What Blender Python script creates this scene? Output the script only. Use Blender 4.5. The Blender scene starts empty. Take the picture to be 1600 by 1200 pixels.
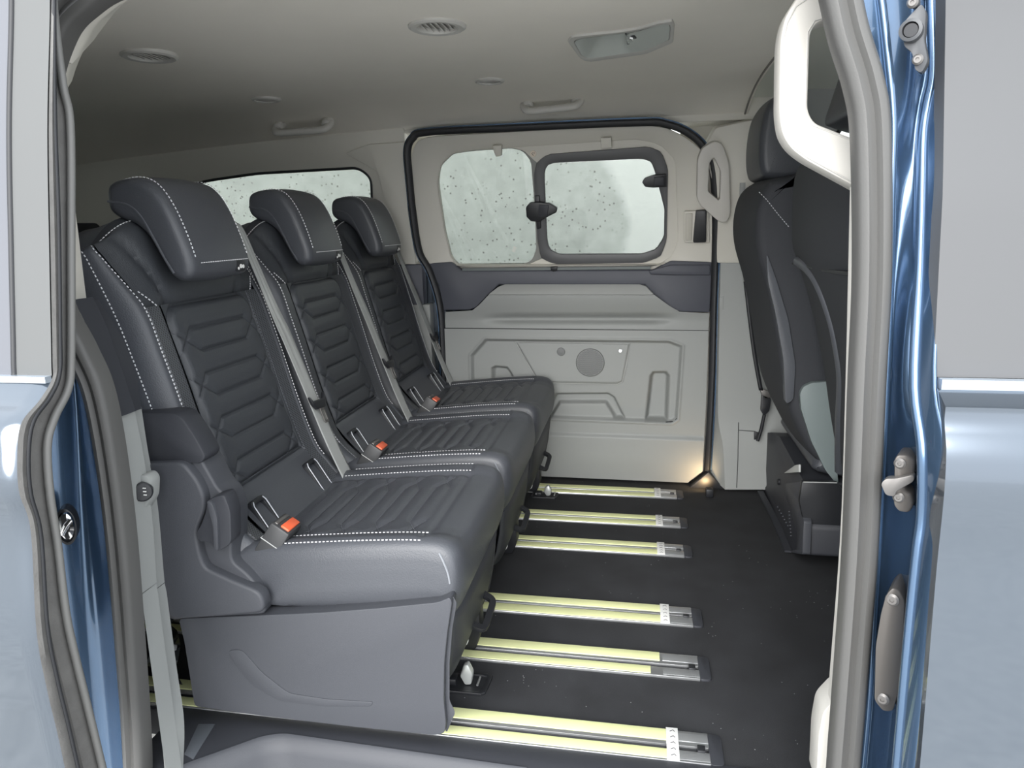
import bpy, bmesh, math
import numpy as np
from mathutils import Vector, Matrix

# ------------------------------------------------------------------ camera, world, exposure
sc = bpy.context.scene
col = sc.collection
CAM_H = 0.95
FOC = 1119.0                      # focal length in pixels of the 1600 px wide frame
PIT, YAW, ROL = [math.radians(a) for a in (12.55, 10.2, -0.98)]
_fw = np.array([-math.sin(YAW)*math.cos(PIT), math.cos(YAW)*math.cos(PIT), -math.sin(PIT)])
_r0 = np.array([math.cos(YAW), math.sin(YAW), 0.0]); _u0 = np.cross(_r0, _fw)
_r = math.cos(ROL)*_r0 + math.sin(ROL)*_u0
_u = -math.sin(ROL)*_r0 + math.cos(ROL)*_u0
CAM = np.array([0, 0, CAM_H])
cd = bpy.data.cameras.new('camera'); cam = bpy.data.objects.new('camera', cd); col.objects.link(cam)
cd.sensor_width = 36.0; cd.lens = FOC/1600*36.0; cd.clip_start = 0.02; cd.clip_end = 200
cam.matrix_world = Matrix([[_r[0], _u[0], -_fw[0], 0], [_r[1], _u[1], -_fw[1], 0], [_r[2], _u[2], -_fw[2], CAM_H], [0, 0, 0, 1]])
sc.camera = cam

world = bpy.data.worlds.new('overcast_sky'); sc.world = world; world.use_nodes = True
wn = world.node_tree.nodes; wl = world.node_tree.links
bg = wn['Background']
tc = wn.new('ShaderNodeTexCoord'); sep = wn.new('ShaderNodeSeparateXYZ')
ramp = wn.new('ShaderNodeValToRGB')
ramp.color_ramp.elements[0].position = 0.0; ramp.color_ramp.elements[0].color = (0.86, 0.89, 0.93, 1)
ramp.color_ramp.elements[1].position = 0.7; ramp.color_ramp.elements[1].color = (0.90, 0.95, 1.0, 1)
cn = wn.new('ShaderNodeTexNoise'); cn.inputs['Scale'].default_value = 2.2; cn.inputs['Detail'].default_value = 4
cmix = wn.new('ShaderNodeMixRGB'); cmix.blend_type = 'MULTIPLY'; cmix.inputs[0].default_value = 0.25
wl.new(tc.outputs['Generated'], sep.inputs[0]); wl.new(sep.outputs['Z'], ramp.inputs[0])
wl.new(tc.outputs['Generated'], cn.inputs['Vector'])
wl.new(ramp.outputs[0], cmix.inputs[1]); wl.new(cn.outputs['Fac'], cmix.inputs[2]); wl.new(cmix.outputs[0], bg.inputs['Color'])
bg.inputs['Strength'].default_value = 1.5

sc.view_settings.view_transform = 'Standard'; sc.view_settings.look = 'None'
sc.view_settings.gamma = 1.0; sc.view_settings.use_curve_mapping = False
sc.view_settings.exposure = 1.18

sun_d = bpy.data.lights.new('soft_sun', 'SUN'); sun_d.energy = 2.6; sun_d.angle = math.radians(55); sun_d.color = (1.0, 0.98, 0.95)
sun = bpy.data.objects.new('soft_sun', sun_d); col.objects.link(sun)
sun.rotation_euler = Vector((0.10, 0.86, -0.42)).to_track_quat('-Z', 'Y').to_euler()

# ------------------------------------------------------------------ pixel helpers (lay things out on real planes)
def ray(px, py): return (px-800)/FOC*_r - (py-600)/FOC*_u + _fw
def PY(px, py, y): d = ray(px, py); return CAM + d*(y/d[1])
def PX(px, py, x): d = ray(px, py); return CAM + d*(x/d[0])
def PZ(px, py, z): d = ray(px, py); return CAM + d*((z-CAM_H)/d[2])
def PP(px, py, p0, n):
    d = ray(px, py); n = np.array(n, float); return CAM + d*(((np.array(p0)-CAM) @ n)/(d @ n))

# ------------------------------------------------------------------ materials
MATS = {}
def mat(name, color, rough=0.5, metal=0.0, bump=0.0, scale=200.0, var=0.0, coat=0.0, spec=0.5, vscale=6.0, sheen=0.0, coords='Object', detail=3.0):
    if name in MATS: return MATS[name]
    m = bpy.data.materials.new(name); m.use_nodes = True; nt = m.node_tree; N = nt.nodes; Lk = nt.links
    b = N['Principled BSDF']
    b.inputs['Base Color'].default_value = (*color, 1); b.inputs['Roughness'].default_value = rough
    b.inputs['Metallic'].default_value = metal; b.inputs['Coat Weight'].default_value = coat
    b.inputs['Coat Roughness'].default_value = 0.04
    b.inputs['Specular IOR Level'].default_value = spec; b.inputs['Sheen Weight'].default_value = sheen
    t = N.new('ShaderNodeTexCoord')
    if bump > 0:
        n = N.new('ShaderNodeTexNoise'); n.inputs['Scale'].default_value = scale; n.inputs['Detail'].default_value = detail
        bm = N.new('ShaderNodeBump'); bm.inputs['Strength'].default_value = bump; bm.inputs['Distance'].default_value = 0.002
        Lk.new(t.outputs[coords], n.inputs['Vector']); Lk.new(n.outputs['Fac'], bm.inputs['Height']); Lk.new(bm.outputs[0], b.inputs['Normal'])
    if var > 0:
        n2 = N.new('ShaderNodeTexNoise'); n2.inputs['Scale'].default_value = vscale; n2.inputs['Detail'].default_value = 5
        r = N.new('ShaderNodeValToRGB')
        r.color_ramp.elements[0].position = .3; r.color_ramp.elements[1].position = .7
        r.color_ramp.elements[0].color = (*[c*(1-var) for c in color], 1); r.color_ramp.elements[1].color = (*[min(1, c*(1+var)) for c in color], 1)
        Lk.new(t.outputs[coords], n2.inputs['Vector']); Lk.new(n2.outputs['Fac'], r.inputs[0]); Lk.new(r.outputs[0], b.inputs['Base Color'])
    MATS[name] = m; return m

LEATHER = mat('charcoal leather', (.062, .066, .076), .40, bump=.25, scale=420, spec=.5)
LEATHER2 = mat('charcoal leather side', (.085, .090, .102), .42, bump=.25, scale=420, spec=.5)
QUILT = mat('quilted leather', (.047, .051, .058), .48, bump=.3, scale=500, spec=.45)
FABRIC = mat('black seat fabric', (.034, .036, .042), .75, bump=.4, scale=700)
SHELL = mat('slate plastic', (.054, .057, .066), .50, bump=.18, scale=900, spec=.4)
SHELLD = mat('dark slate plastic', (.034, .036, .043), .50, bump=.15, scale=900, spec=.4)
BLACK = mat('black plastic', (.016, .017, .020), .42, bump=.1, scale=600)
DARKTRIM = mat('dark belt trim', (.070, .074, .092), .55, bump=.15, scale=800)
GREYTRIM = mat('grey door trim', (.285, .296, .288), .50, bump=.12, scale=900, spec=.4)
GREYLEDGE = mat('silver grey ledge', (.42, .43, .42), .35, bump=.05, scale=900)
BEIGE = mat('beige pillar trim', (.62, .60, .54), .55, bump=.12, scale=900)
LINER = mat('headliner cloth', (.80, .765, .695), .9, bump=.35, scale=900, var=.03, vscale=3)
LINERC = mat('cab headliner cloth', (.62, .63, .565), .9, bump=.35, scale=900)
CREAM = mat('cream handle plastic', (.58, .56, .52), .45, bump=.05, scale=900)
RUBBER = mat('door seal rubber', (.090, .089, .086), .45, bump=.1, scale=500)
RUBBERG = mat('grey weathered seal', (.115, .112, .107), .5, bump=.25, scale=300, var=.12, vscale=40)
SEALD = mat('dark seal', (.018, .019, .022), .5)
STITCH = mat('pale thread', (.72, .72, .74), .7)
ALU = mat('brushed aluminium', (.60, .61, .62), .30, metal=.85, bump=.05, scale=300)
ALUDULL = mat('dull aluminium', (.42, .43, .44), .45, metal=.7)
BRACKET = mat('grey bracket metal', (.07, .073, .078), .45, metal=.3)
TAPE = mat('yellow protective tape', (.76, .79, .42), .5, var=.06, vscale=12)
WHITE = mat('white label', (.80, .80, .78), .5)
WEB = mat('grey belt webbing', (.36, .37, .36), .42, bump=.3, scale=900, sheen=.1)
ORANGE = mat('orange buckle button', (.80, .13, .05), .4)
STEEL = mat('bolt steel', (.17, .162, .155), .42, metal=.6)
BRONZE = mat('dark bronze bracket', (.10, .092, .085), .45, metal=.5)
CHROME = mat('bright chrome', (.85, .85, .85), .08, metal=1)
PINK = mat('pink transport plug', (.85, .42, .50), .4)
PAPER = mat('pale sticker', (.75, .66, .55), .5)
ASPH = mat('asphalt', (.45, .445, .435), .85, bump=.6, scale=60, var=.30, vscale=14)
FROST = mat('grey front glass', (.100, .102, .106), .45, spec=.2)

def paint(name, c, rough=.22):
    m = mat(name, c, rough, metal=.72, coat=1.0)
    return m
BLUE = paint('blue metallic paint', (.108, .130, .158), .16)  # same paint as the jamb, greyed to hold the ground's reflection in its colour
BLUEJ = paint('blue metallic paint jamb', (.085, .15, .25), .26)

def perforated():
    m = mat('perforated leather', (.045, .048, .055), .45); nt = m.node_tree; N = nt.nodes; Lk = nt.links; b = N['Principled BSDF']
    uv = N.new('ShaderNodeUVMap'); mp = N.new('ShaderNodeMapping'); mp.inputs['Rotation'].default_value = (0, 0, .785)
    v = N.new('ShaderNodeTexVoronoi'); v.inputs['Randomness'].default_value = 0; v.inputs['Scale'].default_value = 185
    r = N.new('ShaderNodeValToRGB'); r.color_ramp.elements[0].position = .22; r.color_ramp.elements[1].position = .34
    r.color_ramp.elements[0].color = (.006, .006, .008, 1); r.color_ramp.elements[1].color = (.085, .090, .100, 1)
    bm = N.new('ShaderNodeBump'); bm.inputs['Strength'].default_value = .5; bm.inputs['Distance'].default_value = .002
    Lk.new(uv.outputs[0], mp.inputs[0]); Lk.new(mp.outputs[0], v.inputs['Vector']); Lk.new(v.outputs['Distance'], r.inputs[0]); Lk.new(r.outputs[0], b.inputs['Base Color'])
    Lk.new(r.outputs[0], bm.inputs['Height']); Lk.new(bm.outputs[0], b.inputs['Normal'])
    return m
PERF = perforated()

def speckled(name, base, fleck, scale, thr, rough=.95, bump=.6, var=.25, msk=.52):
    m = mat(name, base, rough, bump=bump, scale=900, var=var, vscale=9); nt = m.node_tree; N = nt.nodes; Lk = nt.links; b = N['Principled BSDF']
    src = b.inputs['Base Color'].links[0].from_socket
    t = N.new('ShaderNodeTexCoord'); v = N.new('ShaderNodeTexVoronoi'); v.inputs['Scale'].default_value = scale
    r = N.new('ShaderNodeValToRGB'); r.color_ramp.elements[0].position = thr; r.color_ramp.elements[0].color = (1, 1, 1, 1)
    r.color_ramp.elements[1].position = thr*1.25; r.color_ramp.elements[1].color = (0, 0, 0, 1)
    wnz = N.new('ShaderNodeTexNoise'); wnz.inputs['Scale'].default_value = scale*.12
    r2 = N.new('ShaderNodeValToRGB'); r2.color_ramp.elements[0].position = msk; r2.color_ramp.elements[1].position = msk+.08
    mul = N.new('ShaderNodeMath'); mul.operation = 'MULTIPLY'
    mx = N.new('ShaderNodeMixRGB'); mx.inputs[2].default_value = (*fleck, 1)
    Lk.new(t.outputs['Object'], v.inputs['Vector']); Lk.new(t.outputs['Object'], wnz.inputs['Vector']); Lk.new(v.outputs['Distance'], r.inputs[0])
    Lk.new(wnz.outputs['Fac'], r2.inputs[0]); Lk.new(r.outputs[0], mul.inputs[0]); Lk.new(r2.outputs[0], mul.inputs[1])
    Lk.new(mul.outputs[0], mx.inputs[0]); Lk.new(src, mx.inputs[1]); Lk.new(mx.outputs[0], b.inputs['Base Color'])
    return m
CARPET = speckled('black carpet', (.020, .021, .024), (.45, .45, .46), 60, .05)
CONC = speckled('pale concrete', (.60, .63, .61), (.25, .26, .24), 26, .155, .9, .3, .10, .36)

def paint_wall_light():
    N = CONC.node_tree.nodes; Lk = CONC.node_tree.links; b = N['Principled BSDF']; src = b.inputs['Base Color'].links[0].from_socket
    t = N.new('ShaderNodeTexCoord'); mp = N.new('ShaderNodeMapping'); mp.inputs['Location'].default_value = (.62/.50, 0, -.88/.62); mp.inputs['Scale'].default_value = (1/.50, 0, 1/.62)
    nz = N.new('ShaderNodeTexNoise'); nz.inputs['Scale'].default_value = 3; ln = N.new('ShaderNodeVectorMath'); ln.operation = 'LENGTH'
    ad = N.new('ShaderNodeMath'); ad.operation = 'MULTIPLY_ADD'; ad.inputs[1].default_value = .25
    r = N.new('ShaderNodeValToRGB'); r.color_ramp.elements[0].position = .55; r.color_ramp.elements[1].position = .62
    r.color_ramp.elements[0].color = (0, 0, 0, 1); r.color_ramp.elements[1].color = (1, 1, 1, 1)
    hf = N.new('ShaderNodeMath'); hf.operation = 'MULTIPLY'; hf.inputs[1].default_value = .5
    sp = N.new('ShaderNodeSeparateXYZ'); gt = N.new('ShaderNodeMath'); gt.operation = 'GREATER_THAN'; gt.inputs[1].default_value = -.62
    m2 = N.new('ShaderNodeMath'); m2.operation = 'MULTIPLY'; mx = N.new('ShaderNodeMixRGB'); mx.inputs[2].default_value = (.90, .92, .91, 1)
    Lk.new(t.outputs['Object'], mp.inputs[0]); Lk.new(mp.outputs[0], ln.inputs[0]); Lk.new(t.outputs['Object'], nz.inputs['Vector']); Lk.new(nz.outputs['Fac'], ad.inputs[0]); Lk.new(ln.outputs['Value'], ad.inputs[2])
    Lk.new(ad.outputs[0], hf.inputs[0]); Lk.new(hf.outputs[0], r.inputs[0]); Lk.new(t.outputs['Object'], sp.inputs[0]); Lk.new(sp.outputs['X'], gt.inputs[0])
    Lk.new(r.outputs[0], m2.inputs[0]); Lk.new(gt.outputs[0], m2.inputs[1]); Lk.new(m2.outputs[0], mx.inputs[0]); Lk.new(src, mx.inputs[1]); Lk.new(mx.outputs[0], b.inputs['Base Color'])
paint_wall_light()      # whiter zone with a rounded edge: wall light and shade painted as colour

def glass(name, tint, gloss=.06):
    m = bpy.data.materials.new(name); m.use_nodes = True; nt = m.node_tree; N = nt.nodes; Lk = nt.links
    N.remove(N['Principled BSDF']); o = N['Material Output']
    tr = N.new('ShaderNodeBsdfTransparent'); tr.inputs[0].default_value = (*tint, 1)
    gl = N.new('ShaderNodeBsdfGlossy'); gl.inputs['Roughness'].default_value = .02
    fr = N.new('ShaderNodeFresnel'); fr.inputs[0].default_value = 1.45; mx = N.new('ShaderNodeMixShader')
    Lk.new(fr.outputs[0], mx.inputs[0]); Lk.new(tr.outputs[0], mx.inputs[1]); Lk.new(gl.outputs[0], mx.inputs[2]); Lk.new(mx.outputs[0], o.inputs[0])
    return m
GLASS = glass('tinted window glass', (.50, .515, .50))
CLEAR = glass('clear glass', (.85, .88, .87))

def emit(name, c, s):
    m = bpy.data.materials.new(name); m.use_nodes = True; b = m.node_tree.nodes['Principled BSDF']
    b.inputs['Base Color'].default_value = (*c, 1); b.inputs['Emission Color'].default_value = (*c, 1); b.inputs['Emission Strength'].default_value = s
    return m

# ------------------------------------------------------------------ object helpers
def org(p):
    o = np.zeros(3)
    while p is not None: o = o + np.array(p.location); p = p.parent
    return o
def tag(o, label=None, cat=None, group=None, kind=None):
    if label: o['label'] = label
    if cat: o['category'] = cat
    if group: o['group'] = group
    if kind: o['kind'] = kind
    return o
def empty(name, loc, label=None, cat=None, group=None, kind=None):
    o = bpy.data.objects.new(name, None); o.empty_display_size = .1; o.location = loc; col.objects.link(o)
    return tag(o, label, cat, group, kind)
def link(name, me, m, parent=None, smooth=True, angle=40):
    if smooth:
        me.polygons.foreach_set('use_smooth', [True]*len(me.polygons))
        if angle: me.set_sharp_from_angle(angle=math.radians(angle))
    me.materials.append(m)
    o = bpy.data.objects.new(name, me); col.objects.link(o)
    if parent is not None: o.parent = parent
    return o
def mesh(name, V, F, m, parent=None, bevel=0, smooth=True, angle=40, seg=2, uv=None, fix=True):
    V = np.asarray(V, float) - org(parent)
    me = bpy.data.meshes.new(name); me.from_pydata([tuple(v) for v in V], [], [tuple(f) for f in F])
    if uv is not None:
        ul = me.uv_layers.new(name='UVMap'); idx = np.zeros(len(me.loops), int); me.loops.foreach_get('vertex_index', idx)
        ul.data.foreach_set('uv', np.asarray(uv, float)[idx].ravel())
    if bevel > 0 or fix:
        bm = bmesh.new(); bm.from_mesh(me)
        if fix: bmesh.ops.recalc_face_normals(bm, faces=bm.faces)
        if bevel > 0:
            es = [e for e in bm.edges if len(e.link_faces) == 2 and e.calc_face_angle(0) > .45]
            bmesh.ops.bevel(bm, geom=es, offset=bevel, segments=seg, affect='EDGES', profile=.5, clamp_overlap=True)
        bm.to_mesh(me); bm.free()
    return link(name, me, m, parent, smooth, angle)
def gridfaces(nu, nv, cu=False, cv=False, off=0):
    F = []
    for i in range(nu if cu else nu-1):
        for j in range(nv if cv else nv-1):
            a = i*nv+j; b = i*nv+(j+1) % nv; c = ((i+1) % nu)*nv+(j+1) % nv; d = ((i+1) % nu)*nv+j
            F.append((a+off, b+off, c+off, d+off))
    return F
def surf(name, P, m, parent=None, uv=None, cu=False, cv=False, angle=50, fix=False, thick=0, flip=False):
    P = np.asarray(P, float); nu, nv = P.shape[:2]
    F = gridfaces(nu, nv, cu, cv)
    if flip: F = [f[::-1] for f in F]
    o = mesh(name, P.reshape(-1, 3), F, m, parent, uv=None if uv is None else np.asarray(uv).reshape(-1, 2), angle=angle, fix=fix)
    if thick:
        md = o.modifiers.new('thickness', 'SOLIDIFY'); md.thickness = abs(thick); md.offset = -1 if thick > 0 else 1
    return o
def fillet(pts, r, k=4):
    P = [np.array(p, float) for p in pts]; out = []; n = len(P)
    for i in range(n):
        a, b, c = P[i-1], P[i], P[(i+1) % n]
        da, dc = a-b, c-b; la, lc = np.linalg.norm(da), np.linalg.norm(dc)
        rr = min((r[i] if hasattr(r, '__len__') else r), la*.45, lc*.45)
        if rr < 1e-5: out.append(b); continue
        p, q = b+da/la*rr, b+dc/lc*rr
        for j in range(k+1):
            t = j/k; out.append((1-t)**2*p+2*t*(1-t)*b+t*t*q)
    return out
def slab(name, pts, n, th, m, parent=None, bevel=.003, r=0, k=4, seg=2, angle=40):
    """closed outline pts (3-D, one plane) becomes a plate: front at pts, back at pts - n*th"""
    n = np.array(n, float); n /= np.linalg.norm(n)
    P = fillet(pts, r, k) if (np.max(r) > 0) else [np.array(p, float) for p in pts]
    N = len(P); V = list(P)+[p-n*th for p in P]
    F = [tuple(range(N)), tuple(range(2*N-1, N-1, -1))]+[(i, i+N, (i+1) % N+N, (i+1) % N) for i in range(N)]
    return mesh(name, V, F, m, parent, bevel, seg=seg, angle=angle)
def resample(P, n):
    P = np.asarray(P, float); Q = np.vstack([P, P[:1]]); d = np.r_[0, np.cumsum(np.linalg.norm(np.diff(Q, axis=0), axis=1))]
    s = np.linspace(0, d[-1], n, endpoint=False)
    return np.stack([np.interp(s, d, Q[:, i]) for i in range(3)], 1)
def ringplate(name, outer, inner, n, th, m, parent=None, ro=0, ri=0, k=5, bevel=.002, N=72, inset=0):
    n = np.array(n, float); n /= np.linalg.norm(n)
    O = np.array(fillet(outer, ro, k)) if ro else np.array(outer, float)
    I = np.array(fillet(inner, ri, k)) if ri else np.array(inner, float)
    c = I.mean(0); ax = np.cross(n, [0, 0, 1.0]) if abs(n[2]) < .9 else np.array([1., 0, 0]); ax /= np.linalg.norm(ax); ay = np.cross(n, ax)
    def polar(P):
        P = resample(P, 720); a = np.arctan2((P-c) @ ay, (P-c) @ ax); o = np.argsort(a); a = a[o]; P = P[o]
        t = np.linspace(-np.pi, np.pi, N, endpoint=False)
        a3 = np.r_[a-2*np.pi, a, a+2*np.pi]; P3 = np.vstack([P, P, P])
        return np.stack([np.interp(t, a3, P3[:, i]) for i in range(3)], 1)
    O, I = polar(O), polar(I)
    rows = [O-n*th, O, I-n*inset, I-n*(th)]
    return mesh(name, np.vstack(rows), gridfaces(4, N, True, True), m, parent, bevel)
def cat(P, n, closed=False):
    P = np.asarray(P, float)
    if closed: Q = np.vstack([P[-1], P, P[0], P[1]])
    else: Q = np.vstack([2*P[0]-P[1], P, 2*P[-1]-P[-2]])
    m = len(Q)-3; out = []
    for t in np.linspace(0, m, n, endpoint=not closed):
        i = min(int(t), m-1); u = t-i; a, b, c, d = Q[i:i+4]
        out.append(.5*((2*b)+(c-a)*u+(2*a-5*b+4*c-d)*u*u+(3*b-a-3*c+d)*u**3))
    return np.array(out)
def sweep(name, path, prof, up, m, parent=None, closed=False, caps=True, angle=50, pclosed=True):
    """2-D profile (side, up) swept along a 3-D path"""
    P = np.asarray(path, float); n = len(P); prof = np.asarray(prof, float)
    T = np.roll(P, -1, 0)-np.roll(P, 1, 0)
    if not closed: T[0] = P[1]-P[0]; T[-1] = P[-1]-P[-2]
    T /= np.linalg.norm(T, axis=1)[:, None]
    up = np.asarray(up, float); U = np.tile(up, (n, 1)) if up.ndim == 1 else up
    S = np.cross(T, U); S /= np.linalg.norm(S, axis=1)[:, None]; W = np.cross(S, T)
    V = (P[:, None]+prof[None, :, :1]*S[:, None]+prof[None, :, 1:2]*W[:, None])
    k = len(prof); F = gridfaces(n, k, closed, pclosed)
    if caps and not closed and pclosed: F += [tuple(range(k))[::-1], tuple(range((n-1)*k, n*k))]
    return mesh(name, V.reshape(-1, 3), F, m, parent, angle=angle)
def circ(r, k=12, ry=None): return [(r*math.cos(2*math.pi*i/k), (ry or r)*math.sin(2*math.pi*i/k)) for i in range(k)]
def tube(name, path, r, m, parent=None, closed=False, k=10, up=None, ry=None):
    P = np.asarray(path, float)
    if up is None:
        d = P[-1]-P[0]; up = np.array([0, 0, 1.]) if abs(d[2]) < .8*np.linalg.norm(d)+1e-9 else np.array([0, 1., 0])
    return sweep(name, P, circ(r, k, ry), up, m, parent, closed)
def box(name, lo, hi, m, parent=None, bevel=.004, seg=2, taper=None):
    lo, hi = np.array(lo, float), np.array(hi, float)
    V = [(lo[0], lo[1], lo[2]), (hi[0], lo[1], lo[2]), (hi[0], hi[1], lo[2]), (lo[0], hi[1], lo[2]), (lo[0], lo[1], hi[2]), (hi[0], lo[1], hi[2]), (hi[0], hi[1], hi[2]), (lo[0], hi[1], hi[2])]
    F = [(0, 3, 2, 1), (4, 5, 6, 7), (0, 1, 5, 4), (1, 2, 6, 5), (2, 3, 7, 6), (3, 0, 4, 7)]
    return mesh(name, V, F, m, parent, bevel, seg=seg)
def lathe(name, c, axis, prof, m, parent=None, k=32, ell=(1, 1), xdir=None):
    """prof: (radius, height along axis)"""
    axis = np.array(axis, float); axis /= np.linalg.norm(axis)
    a = np.cross(axis, [0, 0, 1.]) if abs(axis[2]) < .9 else np.array([1., 0, 0])
    if xdir is not None: a = np.array(xdir, float)
    a /= np.linalg.norm(a); b = np.cross(axis, a)
    V = [np.array(c)+r*(math.cos(2*math.pi*j/k)*ell[0]*a+math.sin(2*math.pi*j/k)*ell[1]*b)+h*axis for r, h in prof for j in range(k)]
    F = gridfaces(len(prof), k, False, True)
    F += [tuple(range(k))[::-1], tuple(range((len(prof)-1)*k, len(prof)*k))]
    return mesh(name, V, F, m, parent, angle=35)
def poff(poly, d):
    """offset a closed 2-D outline inwards by d (counter-clockwise input)"""
    P = np.asarray(poly, float); T = np.roll(P, -1, 0)-np.roll(P, 1, 0); T /= np.linalg.norm(T, axis=1)[:, None]+1e-12
    return P+np.stack([-T[:, 1], T[:, 0]], 1)*d
def bolster(name, prof, y0, y1, r, m, parent=None, n=48, k=5, bulge=0, shape=None, mid=6):
    """closed (x,z) outline extruded over y with rounded ends"""
    P = cat(prof, n, closed=True); A = .5*np.sum(P[:, 0]*np.roll(P[:, 1], -1)-np.roll(P[:, 0], -1)*P[:, 1])
    if A < 0: P = P[::-1]
    st = []
    for i in range(k+1):
        a = math.pi/2*i/k; st.append((y0+r*(1-math.sin(a)), r*(1-math.cos(a))))
    st = st[::-1]; st = [(y0+r*(1-math.cos(math.pi/2*i/k)), r*(1-math.sin(math.pi/2*i/k))) for i in range(k+1)]
    en = [(y0+y1-y, d) for y, d in st[::-1]]
    ms = [(st[-1][0]+(en[0][0]-st[-1][0])*i/mid, -bulge*math.sin(math.pi*i/mid)) for i in range(1, mid)]
    V = []
    for y, d in st+ms+en:
        Q = poff(P, d)
        for q in Q: V.append((q[0], y, q[1]))
    V = np.array(V)
    if shape is not None: V = shape(V)
    R = len(st+ms+en); F = gridfaces(R, n, False, True)
    for b in (0, (R-1)*n): F += [(b+i, b+i+1, b+n-2-i, b+n-1-i) for i in range(n//2-1)]
    return mesh(name, V, F, m, parent, angle=60)
def dashes(name, pts, nrm, m, parent, L=.0042, gap=.0034, w=.0009, h=.0007):
    """a run of thread stitches along polylines lying on a surface"""
    V, F = [], []
    for P, Nn in zip(pts, nrm):
        P = np.asarray(P, float); Nn = np.asarray(Nn, float)
        d = np.r_[0, np.cumsum(np.linalg.norm(np.diff(P, axis=0), axis=1))]
        s = 0
        while s+L < d[-1]:
            a = np.array([np.interp(s, d, P[:, i]) for i in range(3)]); b = np.array([np.interp(s+L, d, P[:, i]) for i in range(3)])
            nn = np.array([np.interp(s, d, Nn[:, i]) for i in range(3)]); nn /= np.linalg.norm(nn)
            t = (b-a)/np.linalg.norm(b-a); sd = np.cross(nn, t)*w; o = len(V)
            V += [a-sd-nn*h, a+sd-nn*h, b+sd-nn*h, b-sd-nn*h, a-sd*.5+nn*h, a+sd*.5+nn*h, b+sd*.5+nn*h, b-sd*.5+nn*h]
            F += [(o+4, o+5, o+6, o+7), (o, o+1, o+5, o+4), (o+1, o+2, o+6, o+5), (o+2, o+3, o+7, o+6), (o+3, o, o+4, o+7)]
            s += L+gap
    return mesh(name, V, F, m, parent, smooth=False)
def copy_tree(o, parent=None, dloc=(0, 0, 0)):
    c = o.copy(); col.objects.link(c); c.parent = parent
    if parent is None: c.location = Vector(o.location)+Vector(dloc)
    for ch in o.children: copy_tree(ch, c)
    return c
def struct(o): o['kind'] = 'structure'; return o
def sstep(a, b, x): t = np.clip((x-a)/(b-a), 0, 1); return t*t*(3-2*t)
def sdf(poly, X, Y):
    """signed distance (inside negative) to a 2-D polygon"""
    P = np.asarray(poly, float); d = np.full(X.shape, 1e9); ins = np.zeros(X.shape, bool)
    for i in range(len(P)):
        a, b = P[i], P[(i+1) % len(P)]; e = b-a; wx, wy = X-a[0], Y-a[1]
        t = np.clip((wx*e[0]+wy*e[1])/(e @ e), 0, 1); d = np.minimum(d, np.hypot(wx-e[0]*t, wy-e[1]*t))
        if abs(b[1]-a[1]) > 1e-12:
            cnd = ((a[1] > Y) != (b[1] > Y)) & (X < (b[0]-a[0])*(Y-a[1])/(b[1]-a[1])+a[0]); ins ^= cnd
    return np.where(ins, -d, d)
def segdist(a, b, X, Y):
    a, b = np.array(a, float), np.array(b, float); e = b-a; t = np.clip(((X-a[0])*e[0]+(Y-a[1])*e[1])/(e @ e), 0, 1)
    return np.hypot(X-a[0]-e[0]*t, Y-a[1]-e[1]*t)
# ================================================================== SETTING
nYm = np.array([0, -1., 0])
FU0 = np.array([0, 2.60, .80]); FUN = np.array([0, -.979, -.204]); FUN = FUN/np.linalg.norm(FUN)
def FL(px, py, y=2.60): return PY(px, py, y)
def FU(px, py, off=0.0): return PP(px, py, FU0+FUN*off, FUN)       # off > 0 : towards the cabin
def far_y(z): return 2.60 if z < .80 else 2.60-(z-.80)*.2083
def ceil_z(x, y):
    a = np.abs(np.asarray(y)-1.76)/.78; x = np.asarray(x, float)
    return 1.350-.075*np.clip(a, 0, 1.1)**5-.022*np.clip((-.4-x)/.7, 0, 3)**1.5

# ground and the wall outside
struct(mesh('ground', [(-14, -14, -.62), (14, -14, -.62), (14, 14, -.62), (-14, 14, -.62)], [(0, 1, 2, 3)], ASPH, smooth=False))
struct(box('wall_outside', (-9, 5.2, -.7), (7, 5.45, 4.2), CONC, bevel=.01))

# floor
fl = struct(box('floor', (-2.45, 1.13, -.06), (1.5, 2.66, 0), CARPET, bevel=.002))
# step well beside the open doorway: sill tray, riser and step
def step_well():
    e = struct(empty('trim_1', (0, 1.08, 0)))
    e['label'] = 'slate plastic step well tray in the open doorway'
    zs = .001
    A = [(-.90, 1.145), (.36, 1.145), (.36, 1.082), (-.20, 1.082), (-.655, 1.098), (-.69, 1.085), (-.80, .99), (-.83, .94), (-.90, .94)]
    slab('sill_plate', [(x, y, .004) for x, y in A], (0, 0, 1), .03, SHELLD, e, bevel=.003)
    B = [(.36, 1.082), (-.20, 1.082), (-.655, 1.098), (-.69, 1.085), (-.80, .99), (-.83, .94)]
    B = np.array(fillet([(x, y, 0) for x, y in B], .02, 4))[5:-5]
    top = B.copy(); top[:, 2] = .006
    rows = [top+np.array([0, 0, -.002]), top, top+np.array([.004, -.008, -.004]), top+np.array([.012, -.018, -.03]), top+np.array([.03, -.04, -.22])]
    surf('riser', np.array(rows), SHELL, e, fix=True)
    slab('step', [(-.9, .80, -.21), (.36, .80, -.21), (.36, 1.10, -.21), (-.9, 1.10, -.21)], (0, 0, 1), .03, SHELLD, e)
    return e
step_well()

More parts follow.
